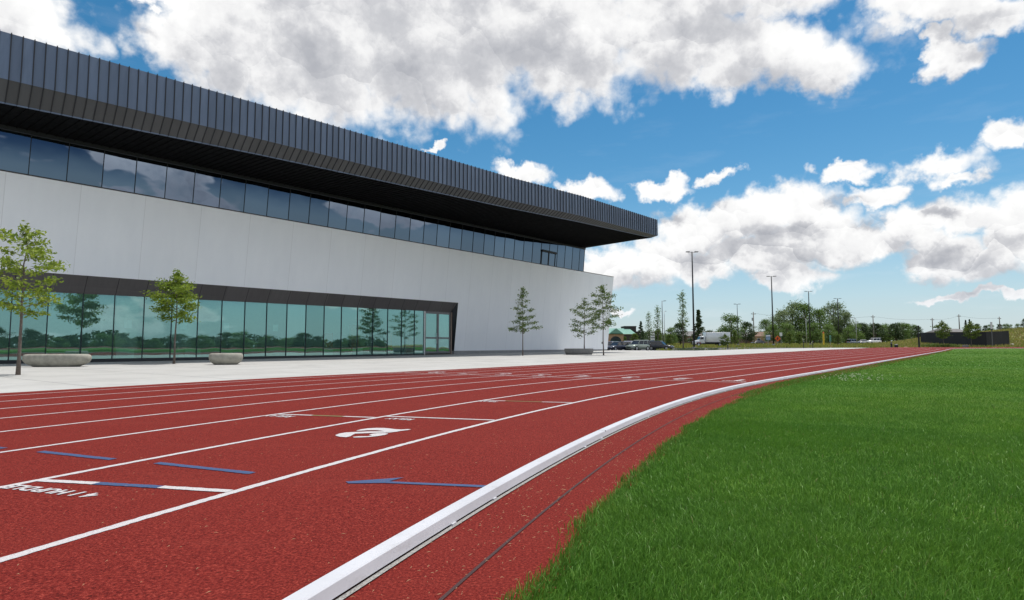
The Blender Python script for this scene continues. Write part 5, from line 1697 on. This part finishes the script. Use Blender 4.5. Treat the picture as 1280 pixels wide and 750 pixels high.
# white box truck
tx = on_ground(890.5, 145)
tk = empty('box_truck', (tx[0], tx[1], tx[2] + .06), R_(180), 'white box truck driving left past the car park', 'truck')
wp = car_paint('truck_paint', (.74, .75, .76))
BX0, BX1 = -3.75, 2.05       # box along the length (front is +x)
mb = MB(); mb.box(BX0, BX1, -1.2, 1.2, 1.0, 3.35); bx = mb.build('cargo_box', wp, tk, bevel=.04)
mb = MB(); mb.box(BX0 - .012, BX1 + .012, -1.215, 1.215, .92, 1.08); mb.build('rail', M['grey_metal'], tk)
mb = MB(); mb.box(BX1 - .25, BX1 - .19, -1.212, -1.203, 1.1, 3.3); mb.box(BX1 - .25, BX1 - .19, 1.203, 1.212, 1.1, 3.3); mb.build('seam', M['grey_metal'], bx)
mb = MB(); mb.prism([(2.15, .75), (2.15, 2.35), (2.5, 2.45), (3.1, 2.38), (3.45, 1.62), (3.45, .75)], -1.0, 1.0); fix_normals(mb.build('cab', wp, tk, bevel=.05))
mb = MB(); mb.prism([(3.40, .55), (3.40, 1.55), (4.4, 1.38), (4.62, 1.1), (4.62, .55)], -.95, .95); fix_normals(mb.build('hood', wp, tk, bevel=.06))
for s in (-1, 1):
    mb = MB(); mb.prism([(2.45, 1.65), (2.5, 2.25), (3.02, 2.22), (3.28, 1.65)], s * 1.004 - .006, s * 1.004 + .006); fix_normals(mb.build('side_window', M['carglass'], tk))
    mb = MB(); mb.box(4.45, 4.64, s * .7 - .16, s * .7 + .16, .95, 1.2); mb.build('headlight', M['lamp_clear'], tk)
    mb = MB(); mb.box(3.25, 3.35, s * 1.28 - .1, s * 1.28 + .1, 1.6, 2.1); mb.build('mirror', M['black_metal'], tk)
    mb = MB(); mb.box(3.2, 4.15, s * .98 - .04, s * .98 + .04, .5, .98); mb.build('wheel_arch', simple('red_arch', (.30, .03, .02), .5), tk)
mb = MB(); mb.hexa([(3.12, -.85, 2.3), (3.47, -.85, 1.68), (3.47, .85, 1.68), (3.12, .85, 2.3), (3.14, -.85, 2.31), (3.49, -.85, 1.69), (3.49, .85, 1.69), (3.14, .85, 2.31)]); fix_normals(mb.build('windscreen', M['carglass'], tk))
mb = MB(); mb.box(4.58, 4.74, -1.0, 1.0, .42, .66); mb.build('bumper', M['grey_metal'], tk)
mb = MB(); mb.box(BX0 + .1, 3.4, -.45, .45, .55, .90); mb.build('chassis', M['black_metal'], tk)
for x in (-2.3, -1.3, 3.7):
    for s in (-1, 1): wheel(tk, x, s * .95, .47, .30)

# ------------------------------------------------------------------ far buildings
def house(px, d, w, dep, eave, ridge, wallm, roofm, label, name='house', rz=0.0, wins=3, gable=True, doorm=None):
    x, y, z = on_ground(px, d)
    root = empty(name, (x, y, z - .1), rz, label, 'house' if name == 'house' else 'building')
    mb = MB(); mb.box(-w/2, w/2, 0, dep, 0, eave); wl_ = mb.build('wall', wallm, root)
    o_ = .35
    if gable:
        mb = MB(); v = [(-w/2-o_, -o_, eave), (w/2+o_, -o_, eave), (w/2+o_, dep+o_, eave), (-w/2-o_, dep+o_, eave), (-w/2+o_*2, dep/2, ridge), (w/2-o_*2, dep/2, ridge)]
        mb.add(v, [(0, 1, 5, 4), (1, 2, 5), (2, 3, 4, 5), (3, 0, 4), (0, 3, 2, 1)]); fix_normals(mb.build('roof', roofm, root))
    else:
        mb = MB(); mb.box(-w/2 - .1, w/2 + .1, -.1, dep + .1, eave + .001, ridge); mb.build('roof', roofm, root)
    for i in range(wins):
        cx = -w/2 + w * (i + .5) / wins
        mb = MB(); mb.box(cx - .6, cx + .6, -.04, .02, 1.0, min(2.3, eave - .3)); wf = mb.build('window', M['white_sign'], root)
        mb = MB(); mb.box(cx - .52, cx + .52, -.06, -.045, 1.08, min(2.22, eave - .38)); mb.build('pane', M['shop_dark'], wf)
    return root
gs_ = house(764, 168, 13, 9, 3.3, 5.0, M['brick_tan'], M['copper_roof'], 'low tan shop with a green metal roof behind the parked cars', 'shop', 0, 0)
ar = MB()
pts_ = [(1.2 + 1.5 * math.cos(math.pi * t / 10), 1.4 + 1.3 * math.sin(math.pi * t / 10)) for t in range(11)]
ar.prism([(2.7, 0)] + pts_ + [(-.3, 0)], -.06, -.01); fix_normals(ar.build('archway', M['shop_dark'], gs_))
mb = MB(); mb.box(-.28, 1.9, -.10, -.065, .2, 1.4); mb.build('shop_front', M['teal_dark'], gs_)
mb = MB(); mb.box(3.4, 6.0, -.06, -.01, 0, 3.1); mb.build('dark_bay', M['dark_block'], gs_)
mb = MB(); mb.prism([(-.6, 3.45), (1.3, 4.9), (3.2, 3.45)], -.45, 3.0); fix_normals(mb.build('porch_gable', M['copper_roof'], gs_))
db = house(788, 172, 3.2, 6, 5.4, 5.6, M['dark_block'], M['dark_block'], 'plain dark brown brick block right of the green roofed shop', 'brick_block', 0, 0, False)
mb = MB(); mb.box(1.62, 2.6, .3, 5, 0, 4.1); mb.build('side_wing', M['dark_block'], db)
house(942, 232, 9, 8, 2.7, 4.6, M['brick_brown'], M['grey_roof'], 'far brown brick house behind the wooden utility pole', 'house', .1, 3)
house(957, 228, 8, 8, 3.0, 4.8, M['brick_tan'], M['brick_brown'], 'far orange tan house half behind the second floodlight', 'house', -.05, 3)
house(1196, 205, 9.0, 8, 1.2, 2.4, M['brick_brown'], M['grey_roof'], 'grey roofed house showing just above the dark fence', 'house', .1, 2)
house(880, 215, 14, 8, 3, 4.8, M['brick_brown'], M['grey_roof'], 'far brown house behind the white truck', 'house', 0, 4)

# ------------------------------------------------------------------ signs
def sign(name, px, d, z_lo, z_hi, w, face, label, shape='rect', post='galv', extra=None):
    x, y, z = on_ground(px, d); root = empty(name, (x, y, z), 0, label, 'sign')
    mb = MB(); mb.tube([(0, .05, 0), (0, .05, z_hi - z - .05)], .05, 8); mb.build('post', M[post], root)
    zl, zh = z_lo - z, z_hi - z
    mb = MB()
    if shape == 'rect': mb.box(-w/2, w/2, -.02, .0, zl, zh)
    else:
        c = (zl + zh) / 2; hh = (zh - zl) / 2
        mb.prism([(0, c - hh), (hh, c), (0, c + hh), (-hh, c)], -.02, .0)
    fix_normals(mb.build('panel', M[face], root))
    return root, zl, zh
zy = lambda yy, d: CAM_H + (431.8 - yy) * d / F_PX
sg, a, c = sign('road_sign', 971.5, 160, zy(427, 160), zy(419.4, 160), 1, 'orange', 'orange diamond road works sign beside the second floodlight', 'diamond')
mb = MB(); zc = (a + c) / 2; mb.prism([(-.25, zc - .35), (.05, zc - .35), (.05, zc), (.3, zc), (0, zc + .4), (-.3, zc), (-.25, zc)], -.03, -.022); fix_normals(mb.build('arrow_symbol', M['black_metal'], sg))
sign('road_sign', 975.6, 165, zy(420.2, 165), zy(415.8, 165), .75, 'white_sign', 'small white square sign on a post right of the orange diamond')
sg, a, c = sign('notice_board', 959.5, 150, zy(425, 150), zy(418.6, 150), 1.1, 'blue_sign', 'pale blue notice board left of the second floodlight')
mb = MB(); mb.box(-.5, .5, -.03, -.021, c - .38, c - .06); mb.build('header', M['white_sign'], sg)
sign('road_sign', 1037, 160, zy(427, 160), zy(419, 160), .5, 'green_sign', 'narrow pale green sign right of the yellow post')
x, y, z = on_ground(1028.7, 148)
yp = empty('marker_post', (x, y, z), 0, 'bright yellow post with an orange top before the grove', 'post')
Hy = zy(417, 148) - z
mb = MB(); mb.lathe([(.20, 0), (.20, Hy), (.16, Hy + .05)], 14); mb.build('post', M['yellow'], yp)
mb = MB(); mb.lathe([(.17, Hy + .051), (.17, Hy + .3), (.08, Hy + .38)], 14); mb.build('cap', M['orange'], yp)
x, y, z = on_ground(815.5, 122)
pyl = empty('sign_pylon', (x, y, z), 0, 'white pylon sign with dark stripes behind the black parked car', 'sign')
zt_ = zy(414, 122) - z; zb_ = zy(428, 122) - z
mb = MB(); mb.box(-.40, .40, -.12, .12, 0, zt_); mb.build('column', M['white_sign'], pyl, bevel=.02)
for k in range(4):
    q = zb_ + (zt_ - zb_) * (.12 + .24 * k)
    mb = MB(); mb.box(-.36, .36, -.135, -.121, q, q + .22); mb.build('stripe', M['grey_metal'], pyl)
